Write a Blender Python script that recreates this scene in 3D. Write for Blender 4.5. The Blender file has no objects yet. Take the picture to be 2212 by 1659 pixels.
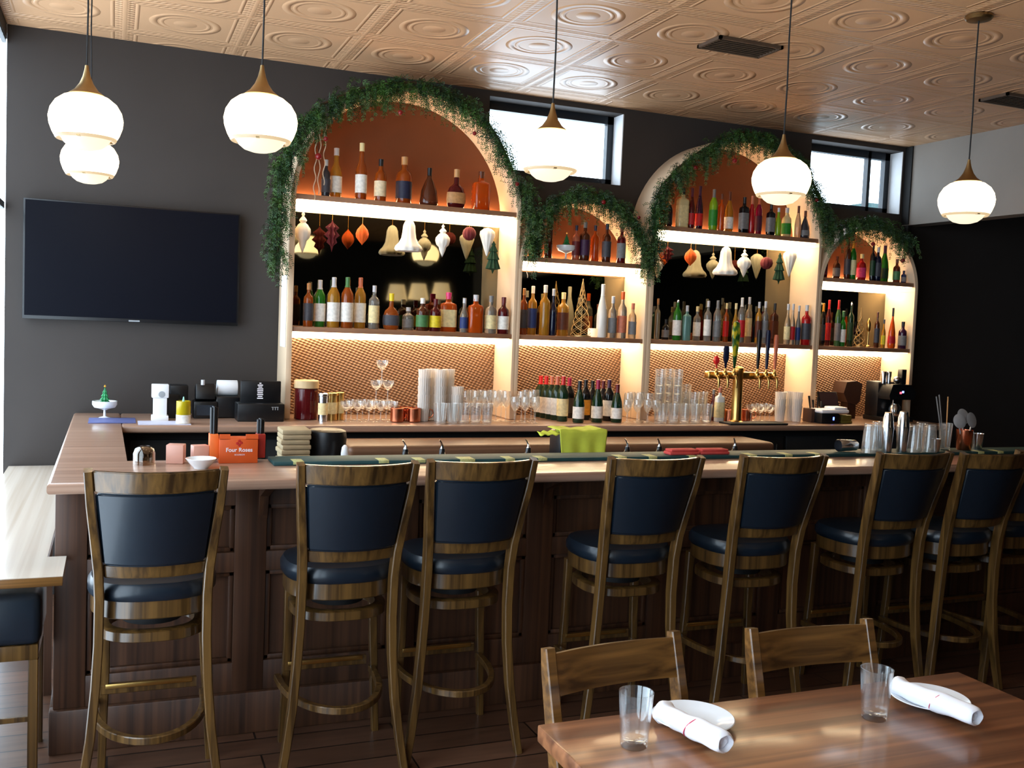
import bpy, bmesh, math, random
from mathutils import Vector, Matrix
random.seed(7)
S = bpy.context.scene
C = S.collection
PI = math.pi
# ------------------------------------------------------------------ camera
F, YAW, PITCH, ROLL, EYE = 2117.56, 0.3874, -0.0620, 0.0417, 1.70
W, H = 2212, 1659
_fw = Vector((math.sin(YAW)*math.cos(PITCH), math.cos(YAW)*math.cos(PITCH), math.sin(PITCH)))
_rt = Vector((math.cos(YAW), -math.sin(YAW), 0)); _up = _rt.cross(_fw)
_R = math.cos(ROLL)*_rt + math.sin(ROLL)*_up
_U = -math.sin(ROLL)*_rt + math.cos(ROLL)*_up
cd = bpy.data.cameras.new('camera'); cam = bpy.data.objects.new('camera', cd); C.objects.link(cam)
M = Matrix((( _R.x, _U.x, -_fw.x, 0), (_R.y, _U.y, -_fw.y, 0), (_R.z, _U.z, -_fw.z, EYE), (0, 0, 0, 1)))
cam.matrix_world = M
cd.sensor_width = 36; cd.lens = F/W*36; cd.clip_start = .05; cd.clip_end = 200
S.camera = cam
# ------------------------------------------------------------------ colour management, sampling
S.view_settings.view_transform = 'Standard'; S.view_settings.look = 'None'
S.view_settings.gamma = 1; S.view_settings.use_curve_mapping = False
S.view_settings.exposure = 0.0
cy = S.cycles
cy.use_denoising = True
cy.max_bounces = 6; cy.diffuse_bounces = 3; cy.glossy_bounces = 4; cy.transmission_bounces = 6
cy.transparent_max_bounces = 24; cy.caustics_reflective = False; cy.caustics_refractive = False
cy.sample_clamp_indirect = 6.0; cy.use_adaptive_sampling = True; cy.adaptive_threshold = 0.05
try: cy.use_light_tree = True
except Exception: pass
# ------------------------------------------------------------------ sky (overcast daylight seen through the windows)
wd = bpy.data.worlds.new('sky'); S.world = wd; wd.use_nodes = True
bg = wd.node_tree.nodes['Background']; bg.inputs[0].default_value = (0.72, 0.86, 1.0, 1); bg.inputs[1].default_value = 8.0
# strength of the room's own lamps
GLOBE, LED = 7.5, 28.0

# ------------------------------------------------------------------ helpers
def at(x, y, X=None, Y=None, Z=None):
    d = _fw + (x-W/2)/F*_R - (y-H/2)/F*_U
    o = Vector((0, 0, EYE))
    t = X/d.x if X is not None else (Y/d.y if Y is not None else (Z-EYE)/d.z)
    return o + t*d
def zc(p): return (Vector(p)-Vector((0, 0, EYE))).dot(_fw)

def srgb(r, g, b):
    f = lambda c: (c/12.92 if c <= .04045 else ((c+.055)/1.055)**2.4)
    return (f(r/255), f(g/255), f(b/255), 1)
class NT:
    def __init__(s, name):
        s.m = bpy.data.materials.new(name); s.m.use_nodes = True; s.t = s.m.node_tree
        s.p = s.t.nodes['Principled BSDF']; s.out = s.t.nodes['Material Output']
    def n(s, typ, **kw):
        nd = s.t.nodes.new(typ)
        for k, v in kw.items(): setattr(nd, k, v)
        return nd
    def link(s, a, b): s.t.links.new(a, b)
    def math(s, op, a, b=None, c=None):
        nd = s.n('ShaderNodeMath', operation=op)
        for i, v in enumerate((a, b, c)):
            if v is None: continue
            if isinstance(v, (int, float)): nd.inputs[i].default_value = v
            else: s.link(v, nd.inputs[i])
        return nd.outputs[0]
    def sep(s):
        tc = s.n('ShaderNodeTexCoord'); sp = s.n('ShaderNodeSeparateXYZ'); s.link(tc.outputs['Object'], sp.inputs[0]); return sp.outputs
    def noise(s, scale=(1, 1, 1), sc=5, det=3, dist=0):
        tc = s.n('ShaderNodeTexCoord'); mp = s.n('ShaderNodeMapping'); s.link(tc.outputs['Object'], mp.inputs[0]); mp.inputs['Scale'].default_value = scale
        nz = s.n('ShaderNodeTexNoise'); s.link(mp.outputs[0], nz.inputs[0]); nz.inputs['Scale'].default_value = sc; nz.inputs['Detail'].default_value = det; nz.inputs['Distortion'].default_value = dist
        return nz.outputs[0]
    def ramp(s, fac, stops):
        r = s.n('ShaderNodeValToRGB'); e = r.color_ramp.elements
        while len(e) < len(stops): e.new(.5)
        for i, (p, c) in enumerate(stops): e[i].position = p; e[i].color = c
        s.link(fac, r.inputs[0]); return r.outputs[0]
    def bump(s, h, strength=.3, dist=.01):
        b = s.n('ShaderNodeBump'); b.inputs['Strength'].default_value = strength; b.inputs['Distance'].default_value = dist
        s.link(h, b.inputs['Height']); s.link(b.outputs[0], s.p.inputs['Normal'])
def setp(m, col=None, rough=.5, metal=0, trans=0, ior=1.45, emis=None, est=0, coat=0, spec=None, sheen=0):
    p = m.p.inputs
    if col is not None: p['Base Color'].default_value = col
    p['Roughness'].default_value = rough; p['Metallic'].default_value = metal
    p['Transmission Weight'].default_value = trans; p['IOR'].default_value = ior
    p['Coat Weight'].default_value = coat; p['Coat Roughness'].default_value = .12
    if spec is not None: p['Specular IOR Level'].default_value = spec
    if emis: p['Emission Color'].default_value = emis; p['Emission Strength'].default_value = est
_mc = {}
def mat(name, col, rough=.5, **kw):
    if name in _mc: return _mc[name]
    m = NT(name); var = kw.pop('var', .08); sc = kw.pop('sc', 18)
    setp(m, col, rough, **kw)
    if var and not kw.get('est'):
        c2 = tuple(max(0, c*(1-var)) for c in col[:3])+(1,); c1 = tuple(min(1, c*(1+var)) for c in col[:3])+(1,)
        m.link(m.ramp(m.noise(sc=sc), [(.35, c2), (.65, c1)]), m.p.inputs['Base Color'])
    _mc[name] = m.m; return m.m
def wood(name, dark, light, stretch=(1, 1, 12), rough=.35, coat=.2, sc=6, bump=.05):
    if name in _mc: return _mc[name]
    m = NT(name); setp(m, light, rough, coat=coat)
    s = tuple(1/v if v > 1 else 1.0*6 for v in stretch)
    f = m.noise(scale=s, sc=sc, det=5, dist=.6)
    m.link(m.ramp(f, [(.3, dark), (.7, light)]), m.p.inputs['Base Color'])
    m.bump(f, bump, .003); _mc[name] = m.m; return m.m
def emit(name, col, st):
    if name in _mc: return _mc[name]
    m = NT(name); setp(m, (.9, .88, .82, 1), .3, emis=col, est=st); _mc[name] = m.m; return m.m
def clear_glass(name, tint=(.97, .98, .98, 1), refl=.5, body=None):
    """thin clear glass: see-through face on, mirror-like towards the rims"""
    if name in _mc: return _mc[name]
    m = NT(name); t = m.t
    tr = m.n('ShaderNodeBsdfTransparent'); tr.inputs[0].default_value = tint
    gl = m.n('ShaderNodeBsdfGlossy'); gl.inputs[0].default_value = (1, 1, 1, 1); gl.inputs[1].default_value = .04
    lw = m.n('ShaderNodeLayerWeight'); lw.inputs[0].default_value = .35
    f = m.math('MULTIPLY', m.math('POWER', lw.outputs['Facing'], 1.6), refl); f = m.math('ADD', f, .05)
    mx = m.n('ShaderNodeMixShader'); m.link(f, mx.inputs[0]); m.link(tr.outputs[0], mx.inputs[1]); m.link(gl.outputs[0], mx.inputs[2])
    last = mx
    if body:
        df = m.n('ShaderNodeBsdfDiffuse'); df.inputs[0].default_value = body[0]
        m2 = m.n('ShaderNodeMixShader'); m2.inputs[0].default_value = body[1]; m.link(mx.outputs[0], m2.inputs[1]); m.link(df.outputs[0], m2.inputs[2]); last = m2
    m.link(last.outputs[0], m.out.inputs[0]); _mc[name] = m.m; return m.m

class MB:
    def __init__(s): s.bm = bmesh.new()
    def box(s, x0, x1, y0, y1, z0, z1, bev=0, seg=2, rot=None, piv=None):
        r = bmesh.ops.create_cube(s.bm, size=1); vs = r['verts']
        for v in vs: v.co = Vector(((x0+x1)/2+v.co.x*(x1-x0), (y0+y1)/2+v.co.y*(y1-y0), (z0+z1)/2+v.co.z*(z1-z0)))
        if bev:
            es = list({e for v in vs for e in v.link_edges})
            b = bmesh.ops.bevel(s.bm, geom=es, offset=bev, segments=seg, affect='EDGES', profile=.5)
            vs = list({v for f in b['faces'] for v in f.verts} | {v for v in vs if v.is_valid})
        if rot is not None:
            p = Vector(piv or ((x0+x1)/2, (y0+y1)/2, (z0+z1)/2))
            for v in vs: v.co = rot @ (v.co-p) + p
        return s
    def lathe(s, prof, seg=24, o=(0, 0, 0), n=2, ax=1, ay=1, rot=0, flute=None, tilt=None):
        rings = []
        for r, z in prof:
            if r < 1e-6:
                rings.append([s.bm.verts.new(Vector((0, 0, z)))]); continue
            ring = []
            for k in range(seg):
                a = 2*PI*k/seg; c, d = math.cos(a), math.sin(a)
                q = (abs(c)**n+abs(d)**n)**(-1/n) if n != 2 else 1
                if flute: q *= 1+flute[1]*math.cos(flute[0]*a)
                x, y = c*q*r*ax, d*q*r*ay
                ring.append(s.bm.verts.new(Vector((x*math.cos(rot)-y*math.sin(rot), x*math.sin(rot)+y*math.cos(rot), z))))
            rings.append(ring)
        for a, b in zip(rings, rings[1:]):
            if len(a) == 1 and len(b) == 1: continue
            for k in range(seg):
                l = (k+1) % seg
                if len(a) == 1: s.bm.faces.new((a[0], b[l], b[k]))
                elif len(b) == 1: s.bm.faces.new((a[k], a[l], b[0]))
                else: s.bm.faces.new((a[k], a[l], b[l], b[k]))
        allv = [v for r in rings for v in r]
        for v in allv:
            if tilt is not None: v.co = tilt @ v.co
            v.co += Vector(o)
        return s
    def tube(s, pts, r, seg=8, cap=True, closed=False):
        pts = [Vector(p) for p in pts]; n = len(pts); rings = []
        rr = r if isinstance(r, (list, tuple)) else [r]*n
        up = Vector((0, 0, 1))
        for i, p in enumerate(pts):
            if closed: d = pts[(i+1) % n]-pts[i-1]
            else: d = pts[min(i+1, n-1)]-pts[max(i-1, 0)]
            d.normalize(); u = up if abs(d.z) < .95 else Vector((1, 0, 0))
            a = d.cross(u).normalized(); b = a.cross(d)
            if i and not closed:
                pa = rings_a
                b2 = (pa-d*pa.dot(d)).normalized(); a = b2; b = a.cross(d)
            rings_a = a
            rings.append([s.bm.verts.new(p+rr[i]*(math.cos(2*PI*k/seg)*a+math.sin(2*PI*k/seg)*b)) for k in range(seg)])
        m = n if closed else n-1
        for i in range(m):
            A, B = rings[i], rings[(i+1) % n]
            for k in range(seg): s.bm.faces.new((A[k], A[(k+1) % seg], B[(k+1) % seg], B[k]))
        if cap and not closed:
            s.bm.faces.new(rings[0][::-1]); s.bm.faces.new(rings[-1])
        return s
    def bar(s, pts, w, d, side=(1, 0, 0)):
        """rectangular bar swept along pts: w across 'side', d across the third axis; w, d may be lists"""
        pts = [Vector(p) for p in pts]; n = len(pts); sd = Vector(side); R = []
        for i, p in enumerate(pts):
            t = (pts[min(i+1, n-1)]-pts[max(i-1, 0)]).normalized()
            a = (sd-t*sd.dot(t)).normalized(); b = t.cross(a)
            wi = (w[i] if isinstance(w, (list, tuple)) else w)/2; di = (d[i] if isinstance(d, (list, tuple)) else d)/2
            c = .22*min(wi, di)
            q = [(-wi+c, -di), (wi-c, -di), (wi, -di+c), (wi, di-c), (wi-c, di), (-wi+c, di), (-wi, di-c), (-wi, -di+c)]
            R.append([s.bm.verts.new(p+a*x+b*y) for x, y in q])
        for A, B in zip(R, R[1:]):
            for k in range(8): s.bm.faces.new((A[k], A[(k+1) % 8], B[(k+1) % 8], B[k]))
        s.bm.faces.new(R[0][::-1]); s.bm.faces.new(R[-1]); return s
    def prism(s, poly, axis, t0, t1):
        def P(a, b, t): return {'z': (a, b, t), 'y': (a, t, b), 'x': (t, a, b)}[axis]
        A = [s.bm.verts.new(P(a, b, t0)) for a, b in poly]; B = [s.bm.verts.new(P(a, b, t1)) for a, b in poly]
        n = len(poly)
        s.bm.faces.new(A[::-1]); s.bm.faces.new(B)
        for k in range(n): s.bm.faces.new((A[k], A[(k+1) % n], B[(k+1) % n], B[k]))
        return s
    def grid(s, f, nu, nv, th=None):
        V = [[s.bm.verts.new(Vector(f(i/nu, j/nv))) for j in range(nv+1)] for i in range(nu+1)]
        for i in range(nu):
            for j in range(nv): s.bm.faces.new((V[i][j], V[i+1][j], V[i+1][j+1], V[i][j+1]))
        return s
    def ring(s, inner, outer, y0, y1):
        """arch-like band in the XZ plane between two matching outlines, from y0 to y1"""
        n = len(inner); v = s.bm.verts.new
        L = [[v((x, y, z)) for x, z in o] for o in (inner, outer) for y in (y0, y1)]
        a, b, c, d = L  # inner front/back, outer front/back
        for k in range(n-1):
            for p, q in ((a, b), (d, c), (c, a), (b, d)): s.bm.faces.new((p[k], p[k+1], q[k+1], q[k]))
        for k in (0, n-1): s.bm.faces.new((a[k], b[k], d[k], c[k]))
        return s
    def build(s, name, m, parent=None, loc=None, rot=None, smooth=True, ang=38, **tags):
        bmesh.ops.recalc_face_normals(s.bm, faces=s.bm.faces)
        me = bpy.data.meshes.new(name); s.bm.to_mesh(me); s.bm.free()
        if smooth:
            me.polygons.foreach_set('use_smooth', [True]*len(me.polygons))
            try: me.set_sharp_from_angle(angle=math.radians(ang))
            except Exception: pass
        if m: me.materials.append(m)
        o = bpy.data.objects.new(name, me); C.objects.link(o)
        if parent: o.parent = parent
        if loc is not None: o.location = loc
        if rot is not None: o.rotation_euler = (0, 0, rot) if isinstance(rot, (int, float)) else rot
        for k, v in tags.items(): o[k] = v
        return o
def tag(o, label, cat, group=None, kind=None):
    o['label'] = label; o['category'] = cat
    if group: o['group'] = group
    if kind: o['kind'] = kind
    return o
def thing(name, label, cat, loc=(0, 0, 0), rot=0, group=None):
    o = bpy.data.objects.new(name, None); C.objects.link(o); o.empty_display_size = .1
    o.location = loc; o.rotation_euler = (0, 0, rot); return tag(o, label, cat, group)
def struct(o): o['kind'] = 'structure'; return o
def dup(root, loc, rot=0, label=None, group=None, scale=None):
    r = root.copy(); C.objects.link(r); r.location = loc; r.rotation_euler = (0, 0, rot)
    if scale: r.scale = scale
    if label: r['label'] = label
    if group: r['group'] = group
    for ch in list(root.children):
        c = ch.copy(); C.objects.link(c); c.parent = r
        for g in ch.children:
            d = g.copy(); C.objects.link(d); d.parent = c
    return r
def text_mesh(txt, name, size, m, parent, loc, rot=(PI/2, 0, 0), depth=.0006, bold=0):
    cu = bpy.data.curves.new(name, 'FONT'); cu.body = txt; cu.size = size; cu.extrude = depth; cu.align_x = 'CENTER'; cu.align_y = 'CENTER'; cu.offset = bold
    cu.resolution_u = 4
    tmp = bpy.data.objects.new('t', cu); C.objects.link(tmp)
    bpy.context.view_layer.update()
    me = bpy.data.meshes.new_from_object(tmp.evaluated_get(bpy.context.evaluated_depsgraph_get()))
    bpy.data.objects.remove(tmp); me.materials.clear(); me.materials.append(m); me.name = name
    o = bpy.data.objects.new(name, me); C.objects.link(o); o.parent = parent; o.location = loc; o.rotation_euler = rot
    return o
ORD = ['first', 'second', 'third', 'fourth', 'fifth', 'sixth', 'seventh', 'eighth', 'ninth', 'tenth', 'eleventh', 'twelfth', 'thirteenth', 'fourteenth', 'fifteenth', 'sixteenth', 'seventeenth', 'eighteenth', 'nineteenth', 'twentieth']

# ------------------------------------------------------------------ materials
wall_dark = mat('charcoal_paint', srgb(51, 45, 42), .75, var=.05, sc=3)
wall_black = mat('black_paint', srgb(17, 16, 16), .8, var=.05, sc=3)
wall_pale = mat('greige_paint', srgb(138, 130, 122), .7, var=.04, sc=3)
cream = mat('cream_lacquer', srgb(228, 200, 168), .42, var=.03, sc=4)
frame_m = mat('dark_window_frame', srgb(28, 34, 42), .4, var=.03)
WT = wood('stool_wood', srgb(44, 28, 12), srgb(104, 74, 36), (1, 1, 14), rough=.3, coat=.5, sc=9)
WBAR = wood('bar_top_wood', srgb(132, 100, 82), srgb(178, 144, 122), (14, 1, 1), rough=.3, coat=.35, sc=5, bump=.02)
WPAN = wood('bar_front_wood', srgb(46, 26, 15), srgb(86, 54, 34), (1, 1, 12), rough=.5, coat=.04, sc=6)
WTAB = wood('table_wood', srgb(84, 48, 28), srgb(152, 98, 62), (9, 1, 1), rough=.4, coat=.3, sc=4, bump=.04)
WCH = wood('chair_wood', srgb(62, 38, 16), srgb(124, 84, 40), (10, 1, 1), rough=.3, coat=.4, sc=7)
WLED = wood('ledge_wood', srgb(196, 178, 158), srgb(222, 208, 192), (1, 14, 1), rough=.25, coat=.5, sc=4)
SHELF = mat('shelf_wood', srgb(150, 108, 80), .4, var=.08, sc=9)
BACK = mat('brown_back_panel', srgb(112, 60, 30), .5, var=.05, sc=4)
navy = mat('navy_vinyl', srgb(15, 25, 35), .34, var=.06, coat=.15, sc=30)
brass = mat('brass', srgb(196, 158, 92), .28, metal=1, var=.04)
brassd = mat('brushed_brass_cone', srgb(150, 124, 84), .38, metal=1, var=.05)
copper = mat('copper', srgb(206, 122, 88), .25, metal=1, var=.05)
chrome = mat('steel', srgb(205, 208, 214), .18, metal=1, var=.03)
blackp = mat('black_plastic', srgb(16, 17, 20), .35, var=.05)
blackm = mat('black_matte', srgb(18, 18, 20), .7, var=.05)
white = mat('white_paper', srgb(232, 234, 238), .6, var=.02)
china = mat('white_china', srgb(232, 236, 240), .2, var=.01, coat=.5)
napk = mat('white_napkin_cloth', srgb(240, 240, 246), .8, var=.02)
GL = clear_glass('drinking_glass', refl=1.0, body=((.95, .9, .85, 1), .07))
GLT = clear_glass('table_water_glass', refl=.8, body=((.9, .9, .92, 1), .012))
GLW = clear_glass('window_pane_glass', refl=.25)
GLR = clear_glass('ribbed_plastic_tumbler', refl=.5, body=((.95, .88, .82, 1), .5))
globe_m = emit('opal_globe_glow', (1.0, .76, .42, 1), GLOBE)
bowl_m = NT('opal_bowl_glow'); setp(bowl_m, (.12, .11, .09, 1), .4, emis=(1.0, .86, .62, 1), est=1.15); bowl_m = bowl_m.m
rim_m = NT('opal_rim_glow'); setp(rim_m, (.1, .09, .07, 1), .4, emis=(1.0, .72, .40, 1), est=.75); rim_m = rim_m.m
led_m = emit('led_glow', (1.0, .76, .46, 1), LED)
added_glow_m = emit('added_underside_glow', (1.0, .75, .46, 1), LED*.22)  # added glow, brightens shelf undersides and the things below
led2_m = emit('led_glow_soft', (1.0, .72, .40, 1), LED*2.2)
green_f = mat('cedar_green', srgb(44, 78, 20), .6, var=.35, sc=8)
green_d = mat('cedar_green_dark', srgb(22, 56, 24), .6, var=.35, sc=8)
redb = mat('dark_red_bauble', srgb(120, 16, 22), .3, var=.1)

def ceiling_mat():
    m = NT('pressed_tin_ceiling'); setp(m, srgb(202, 158, 120), .36)
    x, y, z = m.sep(); T = .61
    def fr(v, off=0):
        f = m.math('FRACT', m.math('DIVIDE', m.math('ADD', v, 20.0+off), T)); return m.math('SUBTRACT', f, .5)
    fx, fy = fr(x, .1), fr(y, .2)
    ax, ay = m.math('ABSOLUTE', fx), m.math('ABSOLUTE', fy)
    e = m.math('MAXIMUM', ax, ay)            # 0 centre .. .5 tile edge
    def bumpat(v, c, w):                     # smooth bump centred on c
        d = m.math('DIVIDE', m.math('SUBTRACT', v, c), w); return m.math('MAXIMUM', m.math('SUBTRACT', 1.0, m.math('MULTIPLY', d, d)), 0.0)
    h = bumpat(e, .5, .045)
    h = m.math('ADD', h, m.math('MULTIPLY', bumpat(e, .40, .018), .6))
    beads = m.math('MULTIPLY', m.math('MULTIPLY', m.math('ADD', m.math('SINE', m.math('MULTIPLY', m.math('ADD', fx, fy), 2*PI*17)), 1.0), .5), bumpat(e, .45, .03))
    h = m.math('ADD', h, m.math('MULTIPLY', beads, .8))
    r = m.math('SQRT', m.math('ADD', m.math('MULTIPLY', fx, fx), m.math('MULTIPLY', fy, fy)))
    h = m.math('ADD', h, m.math('MULTIPLY', bumpat(r, .27, .035), .9))
    h = m.math('ADD', h, m.math('MULTIPLY', bumpat(r, .20, .02), .4))
    h = m.math('ADD', h, m.math('MULTIPLY', bumpat(r, 0, .1), .7))
    m.bump(h, .6, .014); return m.m
def tile_mat():
    m = NT('pressed_copper_tile'); setp(m, (.4, .22, .12, 1), .45, metal=.15)
    x, y, z = m.sep(); k = 2*PI/.036
    a = m.math('SINE', m.math('MULTIPLY', m.math('ADD', x, m.math('MULTIPLY', z, .6)), k)); b = m.math('SINE', m.math('MULTIPLY', m.math('SUBTRACT', m.math('MULTIPLY', z, 1.4), m.math('MULTIPLY', x, .3)), k))
    h = m.math('MULTIPLY', a, b); h01 = m.math('MULTIPLY', m.math('ADD', h, 1.0), .5)
    m.link(m.ramp(h01, [(.3, srgb(92, 64, 46)), (.85, srgb(146, 112, 84))]), m.p.inputs['Base Color'])
    m.bump(h, .7, .005); return m.m
def floor_mat():
    m = NT('dark_plank_floor'); setp(m, (.1, .05, .03, 1), .34, coat=.15)
    tc = m.n('ShaderNodeTexCoord'); br = m.n('ShaderNodeTexBrick'); m.link(tc.outputs['Object'], br.inputs[0])
    br.inputs['Scale'].default_value = 1; br.inputs['Brick Width'].default_value = 1.1; br.inputs['Row Height'].default_value = .15
    br.inputs['Mortar Size'].default_value = .004; br.inputs['Color1'].default_value = srgb(104, 72, 54); br.inputs['Color2'].default_value = srgb(78, 52, 38); br.inputs['Mortar'].default_value = srgb(24, 16, 12)
    f = m.noise(scale=(1, 8, 1), sc=4, det=5)
    mx = m.n('ShaderNodeMix', data_type='RGBA', blend_type='MULTIPLY'); mx.inputs[0].default_value = .6
    m.link(br.outputs[0], mx.inputs[6]); m.link(m.ramp(f, [(.3, (.5, .5, .5, 1)), (.7, (1.1, 1.1, 1.1, 1))]), mx.inputs[7])
    m.link(mx.outputs[2], m.p.inputs['Base Color']); return m.m

# ------------------------------------------------------------------ room shell
YW, YS, ZC, XL, XR = 6.237, 5.907, 3.242, -.575, 5.89
def wall_with_holes(axis, t0, t1, u0, u1, z0, z1, holes):
    """wall slab split into boxes around rectangular holes (u, z ranges)"""
    mb = MB(); us = sorted({u0, u1} | {h[0] for h in holes} | {h[1] for h in holes})
    for a, b in zip(us, us[1:]):
        hs = sorted([h for h in holes if h[0] <= a+1e-6 and h[1] >= b-1e-6], key=lambda h: h[2]); z = z0
        for h in hs+[(0, 0, z1, z1)]:
            if h[2] > z+1e-6:
                mb.box(*((a, b, t0, t1) if axis == 'y' else (t0, t1, a, b)), z, h[2])
            z = h[3]
    return mb
W1 = (2.30, 3.315, 2.705, 3.205); W2 = (4.95, 5.86, 2.705, 3.205)
struct(MB().box(XL-.2, 9.2, -4.2, YW+.2, -.1, 0).build('floor', floor_mat(), smooth=False))
struct(MB().box(XL-.2, 9.2, -4.2, YW+.2, ZC, ZC+.1).build('ceiling', ceiling_mat(), smooth=False))
struct(wall_with_holes('y', YW, YW+.2, XL, 9.2, 0, ZC, [W1, W2]).build('wall_back', wall_dark, smooth=False))
LW = [(-.6, 1.1, .12, 3.16), (1.3, 3.7, .12, 3.16), (3.9, YW-.001, .12, 3.16)]
struct(wall_with_holes('x', XL-.2, XL, -4.2, YW-.001, 0, ZC, LW).build('wall_left', wall_dark, smooth=False))
struct(MB().box(XL-.2, 9.2, -4.2, -4.0, 0, ZC).build('wall_rear', wall_black, smooth=False))
struct(MB().box(XR, XR+.15, -4.0, YW, 2.615, ZC).box(XR, XR+.15, -4, -2.6, 0, 2.615).build('wall_right', wall_pale, smooth=False))
struct(MB().box(9.0, 9.2, -4.0, YW, 0, ZC).build('wall_far_right', wall_black, smooth=False))
struct(MB().box(XR-.012, XR-.001, YW-.075, YW-.002, 2.62, ZC-.002).box(XR-.02, XR-.001, YW-.09, YW-.002, 0.0, 2.61).build('trim_1', wall_black, smooth=False))
for i, (h, sp) in enumerate(((W1, 3.0), (W2, 5.3))):
    mb = MB(); y = YW+.14; a, b, c, d = h; w = .055
    for q in ((a, a+w, c, d), (b-w, b, c, d), (a, b, c, c+w), (a, b, d-w, d)): mb.box(q[0], q[1], y, y+.05, q[2], q[3])
    if i: mb.box(5.63, 5.66, y, y+.05, c, d)
    fr = struct(mb.build(f'window_{i+1}', frame_m, smooth=False))
    MB().box(a+w, b-w, y+.02, y+.026, c+w, d-w).build('pane', GLW, fr, smooth=False)
    MB().box(b-.008, b-.001, YW+.002, y-.002, c+.002, d-.002).build('jamb', white, fr, smooth=False)
for i, h in enumerate(LW):
    mb = MB(); a, b, c, d = h; w = .022; x = XL-.004
    for k, q in enumerate(((a, a+w, c, d), (a, b, c, c+w), (a, b, d-w, d), (a, b, 2.22, 2.26), (b-w*.5, b, c, d))):
        if not (i == 2 and k == 4): mb.box(x-.02, x, q[0], q[1], q[2], q[3])      # the last pane butts straight against the corner
    fr = struct(mb.build(f'window_{i+3}', frame_m, smooth=False))
    e_ = b if i == 2 else b-w; MB().box(XL-.003, XL-.001, a+w, e_, c+w, 2.22).box(XL-.003, XL-.001, a+w, e_, 2.26, d-w).build('pane', GLW, fr, smooth=False)
# a neighbouring building seen low in the second window
nb = MB().box(8.5, 11, 9.6, 11, 0, 3.35).build('neighbouring_building', mat('slate_siding', srgb(40, 66, 66), .8), smooth=False)
tag(nb, 'dark green building outside the small window farthest right', 'building')
# light portals in the openings (guide the sampling only)
def portal(name, loc, rot, sx, sy):
    l = bpy.data.lights.new(name, 'AREA'); l.shape = 'RECTANGLE'; l.size = sx; l.size_y = sy; l.cycles.is_portal = True
    o = bpy.data.objects.new(name, l); C.objects.link(o); o.location = loc; o.rotation_euler = rot
for a, b, c, d in (W1, W2): portal('window_portal', ((a+b)/2, YW+.22, (c+d)/2), (-PI/2, 0, 0), b-a, d-c)
for a, b, c, d in LW: portal('window_portal', (XL-.21, (a+b)/2, (c+d)/2), (0, -PI/2, 0), d-c, b-a)
#@@PART2
# ------------------------------------------------------------------ arched shelf units
ZT = 1.07                                    # counter and bar top height
SHZ, SHT = 1.627, 2.413                      # lower shelf top, upper shelf top (tall units)
UNITS = [  # name word, inner x0, x1, left/right stile thickness, arch spring height, upper shelf top z
 ('tall arched wall shelf unit nearest the television', .985, 2.400, .033, .025, 2.375, 2.413),
 ('low arched wall shelf unit between the two tall arches', 2.450, 3.372, .025, .025, 2.055, 2.137),
 ('tall arched wall shelf unit behind the beer taps', 3.432, 4.812, .035, .024, 2.350, 2.413),
 ('low arched wall shelf unit at the far right end', 4.862, 5.752, .026, .030, 2.070, 2.137)]
mirror_m = NT('mirror'); setp(mirror_m, (.17, .155, .11, 1), .03, metal=1); mirror_m = mirror_m.m
tile = tile_mat()
for lab, x0, x1, tl, tr, zs, zu in UNITS:
    u = thing('arched_shelf_unit', lab, 'shelf unit', ((x0+x1)/2, YS+.16, ZT), group='arched shelf units on the back wall')
    lx, ly, lz = u.location
    def P(mb, name, m, par=u, **k):
        o = mb.build(name, m, par, **k); o.matrix_parent_inverse = Matrix.Translation(-u.location) if par is u else Matrix(); return o
    r = (x1-x0)/2; cx = (x0+x1)/2; N = 40; f = YS; b = YW-.003
    inn = [(cx-r*math.cos(PI*k/N), zs+r*math.sin(PI*k/N)) for k in range(N+1)]
    out = [(cx-(r+.028)*math.cos(PI*k/N), zs+(r+.028)*math.sin(PI*k/N)) for k in range(N+1)]
    P(MB().ring(inn, out, f, b), 'arch_top', cream)
    P(MB().box(x0-tl, x0, f, b, ZT+.002, zs, bev=.002), 'side_panel', cream)
    P(MB().box(x1, x1+tr, f, b, ZT+.002, zs, bev=.002), 'side_panel', cream)
    P(MB().prism([(x0, zu-.02), (x0, zs)]+inn+[(x1, zu-.02)] if zs > zu-.02 else [(x0, zs)]+inn[1:-1]+[(x1, zs)], 'y', b-.02, b-.001), 'back_panel', BACK)
    P(MB().box(x0, x1, b-.014, b-.002, ZT+.002, SHZ-.03), 'tile_panel', tile)
    mi = MB().box(x0+.001, x1-.001, -.004, .004, 0, zu-.035-SHZ-.004, rot=Matrix.Rotation(math.radians(-.7), 3, 'X'), piv=(0, 0, 0)).build('mirror', mirror_m, u, loc=(-lx, b-.016-ly, SHZ+.003-lz), smooth=False)
    for k, zt in enumerate((SHZ, zu)):
        th = .03
        sh = P(MB().box(x0+.001, x1-.001, f+.012, b-.022, zt-th, zt, bev=.002), 'shelf', SHELF)
        P(MB().box(x0+.004, x1-.004, b-.036, b-.020, zt-th-.044, zt-th, bev=.003), 'led_strip', led_m, sh).matrix_parent_inverse = Matrix()
        P(MB().box(x0+.012, x1-.012, f+.022, b-.040, zt-th-.005, zt-th), 'added_glow_panel', added_glow_m, sh).matrix_parent_inverse = Matrix()  # added glow panel: shines under upper shelf, lights the glassware below the lower
        if k: P(MB().box(x0+.03, x1-.03, b-.05, b-.034, zt, zt+.006), 'led_uplight', led2_m, sh)

# paper sheet taped on the side of the first unit
tag(MB().box(.9475, .9505, 5.935, 6.12, 1.50, 1.93).build('paper_sheet', white, smooth=False), 'white paper sheet taped on the left side of the tallest left arch', 'paper')

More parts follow.
